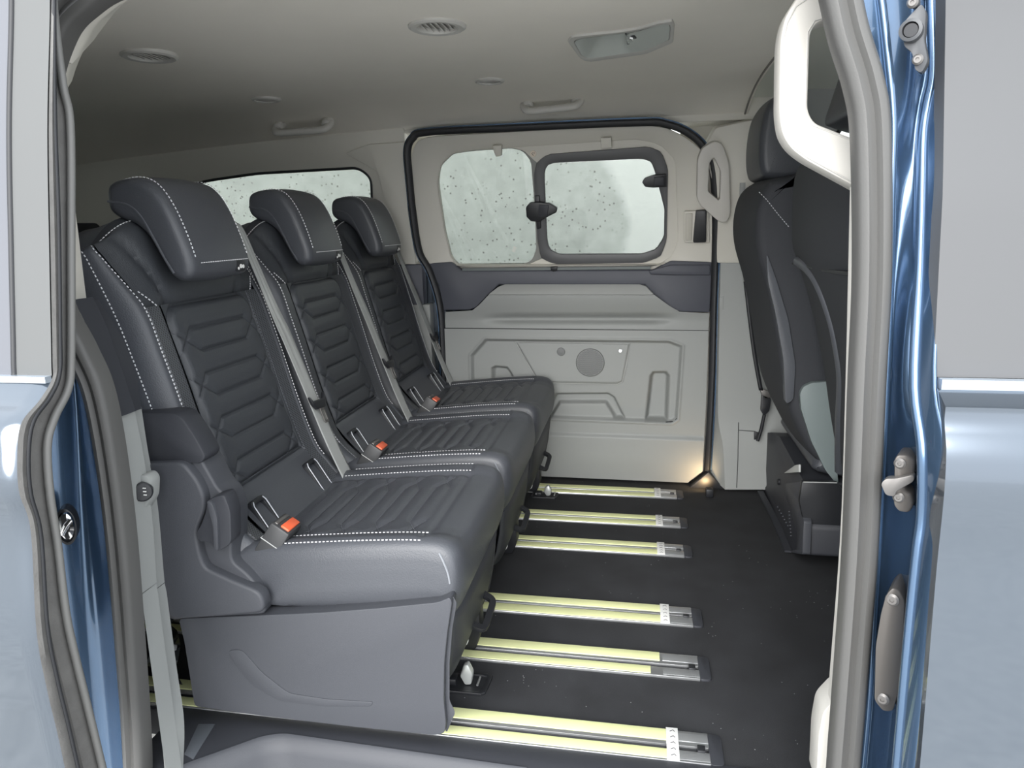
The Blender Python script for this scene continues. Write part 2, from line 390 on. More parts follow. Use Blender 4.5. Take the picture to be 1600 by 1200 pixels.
# ceiling, cut out for the belt housing and the vents
def on_ceiling(px, py):
    z = 1.34
    for _ in range(8):
        p = PZ(px, py, z); z = float(ceil_z(p[0], p[1]))
    return p
HOUS = [on_ceiling(*p)[:2] for p in [(894, 62), (900, 57), (972, 49), (996, 45), (1046, 31), (1050, 38), (1048, 61), (1009, 79), (918, 92), (907, 85)]]
VENTS = [on_ceiling(683, 40), on_ceiling(233, 86)]
xs = np.linspace(-2.45, .315, 60); ys = np.linspace(.985, 2.535, 48)
hx, hy = [q[0] for q in HOUS], [q[1] for q in HOUS]
fx, fy = [np.linspace(min(hx)-.01, max(hx)+.01, 60)], [np.linspace(min(hy)-.01, max(hy)+.01, 60)]
for v in VENTS: fx.append(np.linspace(v[0]-.055, v[0]+.055, 24)); fy.append(np.linspace(v[1]-.055, v[1]+.055, 24))
xs = np.unique(np.round(np.r_[xs, np.concatenate(fx)], 5)); ys = np.unique(np.round(np.r_[ys, np.concatenate(fy)], 5))
G = np.array([[(x, y, float(ceil_z(x, y))) for y in ys] for x in xs])
lip = G[-1].copy(); lip[:, 0] += .012; lip[:, 2] -= .004
lip2 = G[-1].copy(); lip2[:, 0] += .02; lip2[:, 2] += .05
lp_ = G[-1].copy(); lp_[:, 0] += .004; lp_[:, 2] -= .003; o = struct(tube('trim_8', lp_, .003, mat('headliner edge', (.20, .19, .17), .7), k=6)); o['label'] = 'dark edge of the headliner above the cab'
c = struct(surf('ceiling', np.concatenate([G, lip[None], lip2[None]]), LINER, angle=70)); c['label'] = 'pale headliner over the rear cabin'
def cut_ceiling(o):
    bm = bmesh.new(); bm.from_mesh(o.data); bm.faces.ensure_lookup_table()
    C_ = np.array([f.calc_center_median() for f in bm.faces]); ins = sdf(HOUS, C_[:, 0], C_[:, 1]) < 0
    for v in VENTS: ins |= np.hypot(C_[:, 0]-v[0], C_[:, 1]-v[1]) < .047
    bmesh.ops.delete(bm, geom=[f for f, k in zip(bm.faces, ins) if k], context='FACES'); bm.to_mesh(o.data); bm.free()
cut_ceiling(c)
xs = np.linspace(.325, 1.75, 16)
G2 = np.array([[(x, y, float(ceil_z(.3, y))+.045-.10*max(0, (x-.8))**1.5) for y in ys] for x in xs])
o = struct(surf('ceiling_cab', G2, LINERC, angle=70)); o['label'] = 'headliner over the front cab'
# outer roof skin
ys2 = np.linspace(.93, 2.68, 30)
struct(surf('roof', np.array([[(x, y, 1.47-.16*(abs(y-1.8)/.88)**4) for y in ys2] for x in (-2.5, -1, .3, 1.8)]), BLUE, angle=70))

# far side wall, rear quarter: beige round the window, dark belt, grey below
def wallpt(x, z): return np.array([x, far_y(z), z])
winR = [FU(270, 300), FU(318, 283), FU(400, 271), FU(560, 262), FU(580, 278), FU(582, 345), FU(570, 362), FU(270, 370)]
out = [wallpt(-2.45, .81), wallpt(-.815, .81), wallpt(-.815, 1.30), wallpt(-2.45, 1.30)]
o = struct(ringplate('wall_far_rear', out, winR, FUN, .04, BEIGE, ri=.045, bevel=.004, N=96))
e = struct(empty('window_3', winR[0]))
slab('pane', [p-FUN*.03 for p in fillet(winR, .045)], FUN, .004, GLASS, e, bevel=0)
o = tube('seal', np.array(fillet(winR, .045))-FUN*.004, .006, SEALD, e, closed=True, up=FUN)
struct(slab('wall_far_belt', [wallpt(-2.45, .66), wallpt(-.80, .66), wallpt(-.80, .81), wallpt(-2.45, .81)], nYm, .05, DARKTRIM, bevel=.004))
struct(slab('wall_far_lower', [(-2.45, 2.61, 0), (-.78, 2.61, 0), (-.78, 2.61, .66), (-2.45, 2.61, .66)], nYm, .05, GREYTRIM, bevel=.004))
# C pillar cover between the rear window and the far door
q = [FU(575, 226, .012), FU(632, 222, .012), FU(637, 330, .012), FU(650, 413, .012), FU(632, 412, .012), FU(606, 330, .012), FU(590, 268, .012), FU(540, 240, .012)]
struct(slab('trim_2', q, FUN, .03, BEIGE, bevel=.006, r=.006))
# B pillar beyond the far door
bp = empty('wall_far_pillar', (.34, 2.6, 0)); struct(bp)
slab('upper_cover', [FU(1100, 232, .03), FU(1118, 200, .03), FU(1172, 188, .03), FU(1250, 186, .03), FU(1250, 412, .03), FU(1119, 411, .03), FU(1117, 300, .03)], FUN, .07, BEIGE, bp, bevel=.006, r=.01)
V = [[(1117, 411), (1112, 560), (1109, 660), (1103, 722), (1107, 742)], [(1126, 411), (1123, 560), (1122, 650), (1130, 700), (1133, 765)], [(1200, 411), (1205, 560), (1208, 650), (1210, 700), (1212, 765)], [(1280, 411), (1280, 560), (1280, 650), (1280, 700), (1280, 765)]]
yy = [[2.62, 2.62, 2.62, 2.60, 2.60], [2.572, 2.567, 2.56, 2.545, 2.53], [2.568, 2.563, 2.556, 2.54, 2.526], [2.568, 2.563, 2.556, 2.54, 2.526]]
P = np.array([[PY(px, py, y) for (px, py), y in zip(r_, y_)] for r_, y_ in zip(V, yy)])
P = np.array([cat(r_, 20) for r_ in P])
P2 = [P[0]]
for i in range(3):
    for t in np.linspace(0, 1, 8)[1:]: P2.append(P[i]*(1-t)+P[i+1]*t)
surf('lower_cover', np.array(P2), GREYTRIM, bp, angle=30)
tube('cover_seam', [PY(1154, 660, 2.552), PY(1153, 715, 2.538), PY(1151, 762, 2.524)], .0012, SEALD, bp, k=6)
tube('cover_seam', [PY(1154, 662, 2.552), PY(1154, 672, 2.55), PY(1180, 674, 2.55)], .0012, SEALD, bp, k=6)
slab('notch', [PY(1124, 465, 2.567), PY(1131, 463, 2.567), PY(1131, 484, 2.567), PY(1124, 484, 2.567)], nYm, .003, GREYTRIM, bp, bevel=.001)
slab('belt_slot', [PY(1178, 674, 2.546), PY(1186, 676, 2.546), PY(1187, 690, 2.546), PY(1178, 688, 2.546)], nYm, .006, BLACK, bp, bevel=.001)
struct(box('wall_far_header', (-2.45, 2.515, 1.265), (1.85, 2.66, 1.46), BEIGE, bevel=.004))
struct(box('wall_far_backing', (.125, 2.635, -.05), (.56, 2.675, 1.30), BEIGE, bevel=0))
struct(box('wall_far_rear_backing', (-.98, 2.665, -.05), (-.765, 2.70, 1.30), BEIGE, bevel=0))
# kick corner between door and pillar
struct(slab('trim_3', [PY(1107, 738, 2.55), PY(1136, 768, 2.55), PY(1070, 768, 2.55)], nYm, .05, BLACK, bevel=.003))

# far cab side with the front window
cw = [wallpt(.50, .40), wallpt(1.85, .40), wallpt(1.85, 1.40), wallpt(.50, 1.40)]
ci = [wallpt(.57, .83), wallpt(1.62, .83), wallpt(1.30, 1.22), wallpt(.60, 1.24)]
struct(ringplate('wall_far_cab', cw, ci, FUN, .05, GREYLEDGE, ri=.05, N=72))
e = struct(empty('window_4', ci[0])); slab('pane', [p-FUN*.03 for p in fillet(ci, .05)], FUN, .004, CLEAR, e, bevel=0)
tube('seal', np.array(fillet(ci, .05)), .007, SEALD, e, closed=True, up=FUN)
struct(slab('wall_far_cab_lower', [(.45, 2.6, -.05), (1.85, 2.6, -.05), (1.85, 2.6, .41), (.45, 2.6, .41)], nYm, .05, GREYTRIM))
# dashboard and windscreen
db = bolster('dashboard', [(1.42, .35), (1.40, .62), (1.46, .74), (1.60, .78), (1.80, .78), (1.80, .35)], 1.05, 2.53, .05, BLACK)
tag(db, 'black dashboard across the front of the cab', 'dashboard')
e = struct(empty('window_5', (1.8, 1.8, .8)))
surf('pane', np.array([[(1.95, y, .80), (1.72, y, 1.02), (1.48, y, 1.25), (1.36, y, 1.36)] for y in np.linspace(1.0, 2.55, 6)]), CLEAR, e)
struct(slab('wall_front', [(1.92, .95, -.1), (1.92, 2.66, -.1), (1.92, 2.66, .8), (1.92, .95, .8)], (-1, 0, 0), .05, BLACK))
# rear end: tailgate with window
tg = [(-2.42, .95, -.05), (-2.42, 2.66, -.05), (-2.36, 2.60, 1.32), (-2.36, 1.0, 1.32)]
n_ = (1, 0, -.04)
ti = [(-2.38, 1.14, .82), (-2.38, 2.46, .82), (-2.37, 2.42, 1.18), (-2.37, 1.18, 1.18)]
struct(ringplate('wall_rear', tg, ti, n_, .05, BEIGE, ri=.06, N=72))
e = struct(empty('window_6', ti[0])); slab('pane', [np.array(p)+np.array([-.03, 0, 0]) for p in fillet(ti, .06)], n_, .004, GLASS, e, bevel=0)
# near side body behind the doorway
nb = [(-2.45, 1.055, -.05), (-.93, 1.055, -.05), (-.93, 1.095, 1.30), (-2.45, 1.095, 1.30)]
ni = [(-2.25, 1.08, .82), (-1.12, 1.08, .82), (-1.08, 1.09, 1.16), (-2.25, 1.09, 1.16)]
struct(ringplate('wall_near_rear', nb, ni, (0, 1, -.04), .05, BEIGE, ri=.06, N=72))
e = struct(empty('window_7', ni[0])); slab('pane', [np.array(p)+np.array([0, -.03, 0]) for p in fillet(ni, .06)], (0, 1, -.04), .004, GLASS, e, bevel=0)
tube('seal', np.array(fillet(ni, .06))+np.array([0, .003, 0]), .01, SEALD, e, closed=True, up=(0, 1, 0))

# ------------------------------------------------------------------ far sliding door (inside view)
d1 = struct(empty('door_1', (-.3, 2.6, 0))); d1['label'] = 'closed sliding door with two panes and grey lower trim'
def z6(X, Y): return (600+X/2.857, 180+Y/2.857)
def z7(X, Y): return (680+X/3.333, 420+Y/3.333)
o_out = [z6(*p) for p in [(118, 190), (140, 120), (200, 95), (1150, 42), (1260, 57), (1350, 100), (1430, 165), (1470, 300), (1472, 668), (190, 672), (150, 600), (125, 330)]]
o_in = [z6(*p) for p in [(238, 300), (250, 220), (300, 168), (380, 158), (1130, 108), (1230, 130), (1300, 200), (1312, 560), (1285, 630), (1200, 680), (350, 692), (300, 640), (270, 520)]]
ringplate('window_surround', [FU(*p, .006) for p in o_out], [FU(*p, -.012) for p in o_in], FUN, .03, BEIGE, d1, ri=.015, N=120, bevel=.003)
# glazing
frm_o = [z6(*p) for p in [(668, 270), (680, 210), (730, 175), (1180, 141), (1240, 165), (1268, 240), (1262, 560), (1235, 632), (1160, 660), (760, 665), (700, 640), (685, 560)]]
frm_i = [z6(*p) for p in [(715, 262), (725, 225), (760, 213), (1150, 195), (1192, 207), (1210, 255), (1252, 420), (1250, 545), (1215, 600), (1155, 620), (780, 622), (738, 600), (728, 560)]]
fx_o = [z6(*p) for p in [(230, 290), (245, 210), (300, 155), (600, 138), (700, 135), (710, 300), (712, 690), (330, 700), (290, 650), (262, 520)]]
fx_i = [z6(*p) for p in [(240, 300), (256, 225), (310, 172), (400, 160), (570, 148), (620, 160), (656, 205), (672, 400), (680, 600), (660, 650), (600, 672), (360, 678), (305, 645), (275, 545)]]
w1 = struct(empty('window_1', FU(830, 418))); w1['label'] = 'fixed tinted pane in the far sliding door'
slab('pane', [FU(*p, -.026) for p in fx_o], FUN, .004, GLASS, w1, bevel=0)
ringplate('pane_border', [FU(*p, -.022) for p in fx_o], [FU(*p, -.022) for p in fx_i], FUN, .003, mat('grey glass border', (.24, .245, .23), .4), w1, ri=.01, N=96, bevel=0)
w2 = struct(empty('window_2', FU(950, 410))); w2['label'] = 'sliding tinted pane in a dark frame with latches'
slab('pane', [FU(*p, -.020) for p in fillet([np.array([*p, 0]) for p in frm_i], 0)] if False else [FU(*p, -.016) for p in frm_i], FUN, .004, GLASS, w2, bevel=0)
ringplate('frame', [FU(*p, -.004) for p in frm_o], [FU(*p, -.007) for p in frm_i], FUN, .016, mat('window frame grey', (.075, .076, .080), .45), w2, ro=.01, ri=.008, N=96, bevel=.002)
ringplate('glazing_carrier', [FU(*z6(*p), -.014) for p in [(200, 100), (1240, 70), (1380, 120), (1380, 700), (1200, 730), (300, 730), (190, 690)]], [FU(*z6(*p), -.014) for p in [(238, 300), (254, 222), (308, 170), (400, 157), (570, 146), (625, 158), (668, 200), (690, 216), (740, 186), (1180, 150), (1235, 175), (1258, 245), (1252, 560), (1228, 625), (1160, 650), (760, 655), (705, 640), (676, 652), (645, 668), (600, 676), (360, 682), (303, 648), (273, 545)]], FUN, .006, BEIGE, d1, N=140, bevel=0)
# window latches
slab('latch', [FU(*z6(*p), .022) for p in [(632, 412), (650, 392), (690, 388), (740, 395), (772, 415), (770, 435), (720, 460), (690, 478), (655, 475), (635, 455)]], FUN, .026, BLACK, w2, bevel=.005, r=.004)
slab('latch_button', [FU(*z6(*p), .028) for p in [(690, 400), (735, 402), (728, 452), (690, 455)]], FUN, .008, SHELLD, w2, bevel=.002, r=.003)
slab('latch_post', [FU(*z6(*p), .006) for p in [(672, 360), (694, 360), (700, 505), (682, 510)]], FUN, .01, BLACK, w2, bevel=.002)
slab('latch', [FU(*z6(*p), .018) for p in [(1152, 300), (1165, 282), (1205, 268), (1260, 265), (1260, 320), (1200, 324), (1165, 320)]], FUN, .022, BLACK, w2, bevel=.004, r=.003)
slab('latch_button', [FU(*z6(*p), .024) for p in [(1205, 278), (1250, 275), (1252, 312), (1205, 316)]], FUN, .008, SHELLD, w2, bevel=.002)
# clips for a blind, sticker and sill track
for p in [[(483, 137), (525, 134), (522, 182), (500, 186), (492, 170)], [(966, 102), (1014, 99), (1016, 145), (970, 150)]]:
    slab('blind_clip', [FU(*z6(*q), .016) for q in p], FUN, .024, BEIGE, d1, bevel=.002)
lathe('round_sticker', FU(*z6(666, 172), -.005), FUN, [(.010, -.004), (.0105, 0), (.0100, .0006)], PAPER, d1, k=24)
for a in (.5, 2.6, 4.4):
    cc = FU(*z6(666, 172), -.004); uu = np.array([1., 0, 0]); vv = np.cross(FUN, uu)
    aa = cc+uu*.004*math.cos(a)+vv*.004*math.sin(a); tube('sticker_print', [aa-uu*.003*math.cos(a+1)-vv*.003*math.sin(a+1), aa+uu*.003*math.cos(a+1)+vv*.003*math.sin(a+1)], .0009, SEALD, d1, k=5)
sweep('sill_track', [FU(*z6(*p), .012) for p in [(350, 688), (760, 684), (1190, 680)]], [(-.005, -.004), (.005, -.004), (.005, .004), (-.005, .004)], FUN, mat('sill track grey', (.16, .18, .18), .4), d1)
slab('track_stop', [FU(*z6(*p), .02) for p in [(742, 680), (775, 678), (772, 694), (755, 700), (745, 694)]], FUN, .015, BLACK, d1, bevel=.002)
# handle recess on the door
slab('handle_bezel', [FU(*z6(*p), .016) for p in [(1340, 430), (1450, 425), (1452, 570), (1340, 568)]], FUN, .016, BEIGE, d1, bevel=.003, r=.004)
slab('handle_plate', [FU(*z6(*p), .020) for p in [(1346, 440), (1378, 438), (1374, 560), (1346, 560)]], FUN, .01, mat('handle plate', (.52, .50, .44), .5), d1, bevel=.002)
slab('door_handle', [FU(*z6(*p), .034) for p in [(1393, 428), (1440, 425), (1438, 568), (1380, 570)]], FUN, .024, BLACK, d1, bevel=.005, r=.005)
# belt panel
bel = [z6(*p) for p in [(190, 662), (300, 655), (350, 693), (1200, 690), (1280, 650), (1466, 655), (1455, 882), (1310, 877), (1270, 862), (1200, 800), (1165, 757), (512, 757), (470, 797), (412, 857), (380, 870), (262, 872), (245, 760)]]
slab('belt_panel', [FL(*p, 2.588) for p in bel], nYm, .03, DARKTRIM, d1, bevel=.006)
q = [z6(*p) for p in [(1180, 695), (1280, 668), (1458, 668), (1456, 715), (1300, 715), (1190, 712)]]
slab('belt_ridge', [FL(*p, 2.578) for p in q], nYm, .02, DARKTRIM, d1, bevel=.005)
# armrest ledge
q = [z6(*p) for p in [(535, 757), (1140, 757), (1170, 765), (1206, 800), (468, 799), (505, 768)]]
Pq = [FL(*p, 2.565) for p in q]; Pq[0][1] = Pq[1][1] = 2.588; Pq[2][1] = Pq[5][1] = 2.582; Pq[3][1] = Pq[4][1] = 2.552
mesh('armrest_ledge', Pq+[p+np.array([0, .04, 0]) for p in Pq], [tuple(range(6)), tuple(range(11, 5, -1))]+[(i, i+6, (i+1) % 6+6, (i+1) % 6) for i in range(6)], GREYLEDGE, d1, bevel=.003)
# upper grey panel: ruled heightfield
L1 = cat([FL(695, 512), FL(696, 500), FL(697, 487), FL(742, 484.5), FL(766, 459)], 5)
rows = [((694.5, 512.5), (1107, 516.5)), ((695.5, 500), (1107.5, 503)), ((696, 487.5), (1108, 489.5)), ((738, 485), (1062, 487)), ((748, 477), (1046, 478)), ((765, 459.5), (1022, 460.5))]
rr = []
for (a, b), (c_, d_) in zip(rows[:-1], rows[1:]):
    for t in np.linspace(0, 1, 7)[:-1]: rr.append(((a[0]+(c_[0]-a[0])*t, a[1]+(c_[1]-a[1])*t), (b[0]+(d_[0]-b[0])*t, b[1]+(d_[1]-b[1])*t)))
rr.append(rows[-1])
G = []
for i, (a, b) in enumerate(rr):
    v = i/(len(rr)-1); row = []
    for u in np.linspace(0, 1, 60):
        px, py = a[0]+(b[0]-a[0])*u, a[1]+(b[1]-a[1])*u
        x_ = px
        env = sstep(745, 800, np.array(x_))*(1-sstep(1010, 1065, np.array(x_)))
        h = .010+.020*sstep(503, 462, np.array(py))*1.0-.024*env*np.exp(-((py-498)/6.)**2)
        row.append(PY(px, py, 2.60-float(h)))
    G.append(row)
surf('upper_panel', np.array(G), GREYTRIM, d1, angle=60, thick=-.0)
tube('panel_seam', [PY(x, 513+(x-695)*.0098, 2.586) for x in np.linspace(694, 1107, 12)], .0022, SEALD, d1, k=6)
# lower panel: heightfield with pressed contours
def xz(pts): return [(lambda p: (p[0], p[2]))(FL(*z7(*q), 2.585)) for q in pts]
shape_big = xz([(195, 900), (188, 450), (262, 366), (1216, 376), (1286, 402), (1260, 782), (1232, 800), (575, 775), (300, 765)])
spk = xz([(418, 382), (1012, 392), (975, 588), (948, 600), (540, 592)])
pocket = xz([(1118, 560), (1135, 538), (1205, 538), (1222, 560), (1212, 800), (1092, 798)])
pocketL = xz([(290, 520), (310, 508), (372, 515), (395, 545), (440, 640), (290, 640)])
arch_o = xz([(560, 780), (625, 652), (900, 650), (935, 672), (992, 786)]); arch_i = xz([(605, 778), (650, 706), (885, 706), (935, 785)])
XL = np.linspace(-.83, 1, 2)
nz, nx = 190, 300
py_top = lambda px: 515+(px-695)*.0098
G = np.zeros((nz, nx, 3))
zt = FL(900, 515, 2.585)[2]
lft = FL(695, 515, 2.585)[0]
for i, v in enumerate(np.linspace(0, 1, nz)):
    z = .008+(zt-.008)*v
    xr = np.interp(z, [.0, .012, .055, .3, zt], [FL(1072, 757, 2.585)[0], FL(1076, 757, 2.585)[0], FL(1097, 738, 2.585)[0], FL(1103, 630, 2.585)[0], FL(1107, 517, 2.585)[0]])
    G[i, :, 0] = np.linspace(lft-.02, xr, nx); G[i, :, 2] = z
X_, Z_ = G[:, :, 0], G[:, :, 2]
def press(poly, depth, w): return depth*(1-sstep(-w, w*.2, sdf(poly, X_, Z_)))
H = np.full(X_.shape, .020)
H += press(shape_big, -.017, .010)*1.0
sd = sdf(shape_big, X_, Z_); H += .004*np.exp(-((sd-.004)/.004)**2)
H += press(spk, .006, .004)
H += press(pocket, -.034, .014)
H += press(pocketL, -.028, .012)
ao, ai = sdf(arch_o, X_, Z_), sdf(arch_i, X_, Z_); band = np.maximum(ao, -ai)
H += -.026*(1-sstep(-.010, .002, band))
zb = FL(*z7(800, 868), 2.585)[2]
H += .010*sstep(zb+.012, zb-.004, Z_)-.006*sstep(.10, .0, Z_)
G[:, :, 1] = 2.60-H
surf('lower_panel', G, GREYTRIM, d1, angle=70)
# triangular corner of the raised frame, top right
tube('frame_groove', [FL(*z7(1212, 325), 2.584), FL(*z7(1250, 360), 2.584), FL(*z7(1287, 400), 2.584), FL(*z7(1275, 600), 2.584), FL(*z7(1262, 775), 2.584), FL(*z7(1245, 795), 2.584), FL(*z7(1200, 799), 2.584)], .0022, SEALD, d1, k=6)
tube('speaker_seam', [FL(*z7(*p), 2.586) for p in [(418, 380), (720, 384), (1013, 391), (995, 500), (975, 588), (948, 601), (700, 598), (540, 592), (480, 490), (418, 380)]], .0013, GREYLEDGE, d1, k=6)
def grille(px, py, R, n):
    c = PY(px, py, 2.589)
    g = lathe('speaker_grille', c, nYm, [(R, -.01), (R, .003), (R*.96, .005), (R*.94, .003), (R*.3, .0042), (.001, .0045)], mat('speaker grille grey', (.20, .207, .205), .5), d1, k=40)
    # perforation: small dark holes set into the grille face
    V, F = [], []
    s = R*2/n
    for i in range(-n, n+1):
        for j in range(-n, n+1):
            x, z = (i+.5*(j % 2))*s, j*s*.866
            if math.hypot(x, z) < R*.90:
                o = len(V)
                for k in range(6):
                    a = k*math.pi/3; V.append(c+np.array([x+s*.27*math.cos(a), -.0052, z+s*.27*math.sin(a)]))
                F.append(tuple(range(o, o+6)))
    tag(mesh('grille_holes', V, F, SEALD, g, smooth=False, fix=False), kind='stuff')
grille(*z7(807, 488), .0525, 26)
grille(*z7(655, 432), .0150, 9)
lathe('round_knob', PY(*z7(964, 426), 2.588), nYm, [(.008, -.004), (.008, .004), (.006, .006), (.0035, .006), (.003, .003), (.001, .003)], CHROME, d1, k=20)
for p in [(1085, 580), (1075.5, 653), (1081, 741), (714, 590)]:
    c = PY(*p, 2.587); lathe('transport_plug', c, nYm, [(.0068, -.004), (.0068, .002), (.004, .004), (.002, .0035), (.001, .002)], PINK, d1, k=16)
    lathe('plug_centre', c+np.array([0, -.0035, 0]), nYm, [(.003, -.002), (.0028, .0012), (.001, .0014)], WHITE, d1, k=10)
# back plate of the door so that no light leaks
slab('outer_skin', [(-.84, 2.655, 0), (.24, 2.655, 0), (.24, 2.655, .81), (-.84, 2.655, .81)], nYm, .02, BLUE, d1, bevel=0)
slab('door_foot', [PY(690, 749, 2.62), PY(1100, 762, 2.62), PY(1100, 775, 2.62), PY(690, 762, 2.62)], nYm, .03, SEALD, d1, bevel=0)

# rubber seal round the far doorway
path = [PY(697, 700, 2.585), PY(693, 560, 2.585), PY(688, 480, 2.585), PY(672, 425, 2.58), FU(655, 392, .02), FU(645, 330, .02), FU(639, 270, .02), FU(637, 235, .02), FU(645, 216, .02), FU(668, 207, .02), FU(800, 200, .02), FU(1000, 191.5, .02), FU(1040, 194, .02), FU(1072, 206, .02), FU(1098, 228, .02), FU(1113, 262, .02), FU(1118, 330, .02), FU(1117, 411, .02), PY(1115, 480, 2.585), PY(1112, 600, 2.58), PY(1105, 735, 2.575)]
struct(sweep('trim_4', cat(path, 120), [(-.012, -.01), (.010, -.01), (.012, .002), (.006, .010), (-.004, .012), (-.011, .006)], (0, -1, 0), SEALD))
struct(sweep('trim_5', cat(path, 120)+np.array([0, .004, 0]), [(-.016, -.012), (-.011, -.012), (-.011, .004), (-.016, .004)], (0, -1, 0), BLUEJ))

# ------------------------------------------------------------------ near doorway
# seal path round the opening at y = .95
sl = [(205, 1330), (211, 1200), (198, 1000), (180, 800), (153, 630), (122, 550), (90, 490), (70, 420), (62, 300), (60, 150), (80, 60), (120, 2), (215, -45)]
sr = [(1180, -150), (1262, -112), (1303, -52), (1328, 50), (1352, 130), (1363, 210), (1365, 420), (1357, 600), (1346, 860), (1328, 1100), (1320, 1200), (1312, 1330)]
ap = [PY(*p, .95) for p in sl]+[np.array([-.40, .95, 1.30]), np.array([-.1, .95, 1.305])]+[PY(*p, .95) for p in sr]
APP = cat(ap, 200)
prof = [(-.020, -.02), (-.020, .004), (-.014, .012), (-.007, .013), (-.002, .007), (.003, .009), (.009, .014), (.016, .012), (.020, .004), (.020, -.02)]
o = struct(sweep('trim_6', APP, prof, (0, -1, 0), RUBBER)); o['label'] = 'grey rubber seal around the open doorway'
# beige lining strip between seal and headliner
inn = APP.copy(); cx, cz = -.27, .60
inn[:, 0] += np.where(inn[:, 0] < cx, .006, -.006); inn[:, 2] -= np.where(inn[:, 2] > 1.2, .014, 0); inn[:, 1] = .985
sel = (APP[:, 2] > 1.13) & (APP[:, 0] < .12)
A_, B_ = APP[sel].copy(), inn[sel]; A_[:, 1] = .965
C_ = B_.copy(); C_[:, 1] = 1.06; C_[:, 2] += .05*sstep(1.0, 1.2, B_[:, 2]); C_[:, 0] += np.where(C_[:, 0] < cx, -.05, .05)*sstep(1.25, 1.1, B_[:, 2])
o = struct(surf('trim_7', np.array([A_, (A_*.5+B_*.5)+np.array([0, 0, -.004]), B_, B_*.6+C_*.4, C_]), BEIGE, angle=60)); o['label'] = 'beige lining strip above the open doorway'

# near C pillar: dark upper cover, grey lower cover in two pieces with a round switch
def strip(name, L, R, yl, yr, m, parent=None, bow=.006, n=24, mid=6, th=0):
    a = cat([PY(*p, y) for p, y in zip(L, yl)], n); b = cat([PY(*p, y) for p, y in zip(R, yr)], n)
    G = []
    for t in np.linspace(0, 1, mid):
        q = a*(1-t)+b*t; q[:, 1] -= bow*math.sin(math.pi*t); G.append(q)
    e = G[-1].copy(); e[:, 1] += .04; G.append(e)
    s_ = G[0].copy(); s_[:, 1] += .04; G.insert(0, s_)
    return surf(name, np.array(G), m, parent, angle=60)
cp = struct(empty('wall_near_pillar', (-.88, 1.05, 0)))
strip('upper_cover', [(116, 468), (140, 520), (165, 590), (186, 652)], [(126, 472), (162, 530), (186, 590), (196, 648)], [.99]*4, [1.03, 1.03, 1.03, 1.03], SHELLD, cp)
strip('middle_cover', [(184, 650), (200, 730), (214, 830), (221, 928)], [(196, 645), (208, 720), (224, 800), (236, 926)], [.995]*4, [1.04]*4, GREYTRIM, cp)
strip('lower_cover', [(221, 929), (236, 1040), (250, 1140), (262, 1230)], [(236, 927), (254, 1060), (266, 1150), (264, 1230)], [.997, .985, .965, .93], [1.04, 1.02, .98, .94], GREYTRIM, cp)
slab('switch_base', [PY(*p, 1.02) for p in [(208, 745), (226, 742), (234, 752), (233, 782), (222, 800), (214, 795)]], (-.0, -1, 0), .03, GREYTRIM, cp, bevel=.006, r=.01)
k_ = lathe('round_switch', PY(223, 768, 1.015), (.55, -.8, .1), [(.0165, -.006), (.0165, .004), (.014, .006), (.001, .0065)], BLACK, cp, k=24)
for dz in (-.006, 0, .006):
    c = PY(223.5, 768, 1.0085)+np.array([.003, 0, dz]); tube('switch_symbol', [c+np.array([-.0025, 0, 0]), c+np.array([.0025, 0, 0])], .0011, WHITE, k_, k=6)

# blue jamb behind the sliding door edge
J0 = [(100, 300), (112, 480), (140, 610), (162, 800), (180, 1000), (194, 1230)]
J1 = [(88, 300), (100, 480), (118, 610), (132, 800), (150, 1000), (172, 1230)]
J2 = [(60, 300), (70, 480), (84, 610), (88, 800), (98, 1000), (120, 1230)]
J3 = [(-30, 300), (-30, 480), (-30, 610), (-30, 800), (-30, 1000), (0, 1230)]
G = [cat([PY(*p, y) for p in J], 24) for J, y in ((J0, .955), (J1, .97), (J2, .93), (J3, .86))]
G = np.array(G); G = np.array([cat(G[:, i], 16) for i in range(G.shape[1])])
o = struct(surf('wall_near_jamb', G, BLUEJ, angle=70)); o['label'] = 'blue painted body jamb behind the sliding door'
# latch striker in the jamb
st = empty('door_latch', PY(104, 822, .90), 'chrome latch in a dark oval bezel on the blue jamb', 'latch')
lathe('bezel', PY(104, 822, .905), (.5, -.85, 0), [(.024, -.02), (.024, .004), (.020, .006), (.018, .002)], BLACK, st, k=28, ell=(.6, 1.25))
lathe('latch_plate', PY(104, 822, .897), (.5, -.85, 0), [(.019, -.01), (.018, .002), (.010, .006), (.001, .006)], CHROME, st, k=28, ell=(.55, 1.2))
tube('striker_bar', [PY(97, 834, .885), PY(104, 820, .880), PY(110, 812, .885)], .004, CHROME, st)

# ---- B pillar on the near side
rowsy = [-120, 0, 110, 160, 210, 300, 420, 600, 700, 800, 860, 950, 1100, 1230]
def colpx(tab): return np.interp(rowsy, [t[0] for t in tab], [t[1] for t in tab])
c0 = colpx([(-120, 1300), (0, 1335), (210, 1384), (420, 1386), (600, 1378), (860, 1366), (1100, 1350), (1230, 1338)])
c1 = colpx([(-120, 1405), (0, 1412), (150, 1414), (230, 1404), (400, 1398), (600, 1392), (860, 1378), (1100, 1364), (1230, 1352)])
c2 = colpx([(-120, 1440), (0, 1442), (110, 1442), (200, 1428), (400, 1422), (600, 1412), (700, 1424), (800, 1424), (900, 1412), (1050, 1398), (1230, 1384)])
c3 = colpx([(-120, 1455), (0, 1457), (110, 1460), (200, 1444), (400, 1439), (600, 1430), (700, 1442), (800, 1442), (900, 1430), (1050, 1416), (1230, 1400)])
c4 = colpx([(-120, 1477), (0, 1479), (300, 1474), (595, 1458), (640, 1476), (760, 1479), (840, 1463), (1200, 1440), (1230, 1438)])
zof = lambda py: PY(1430, py, .93)[2]
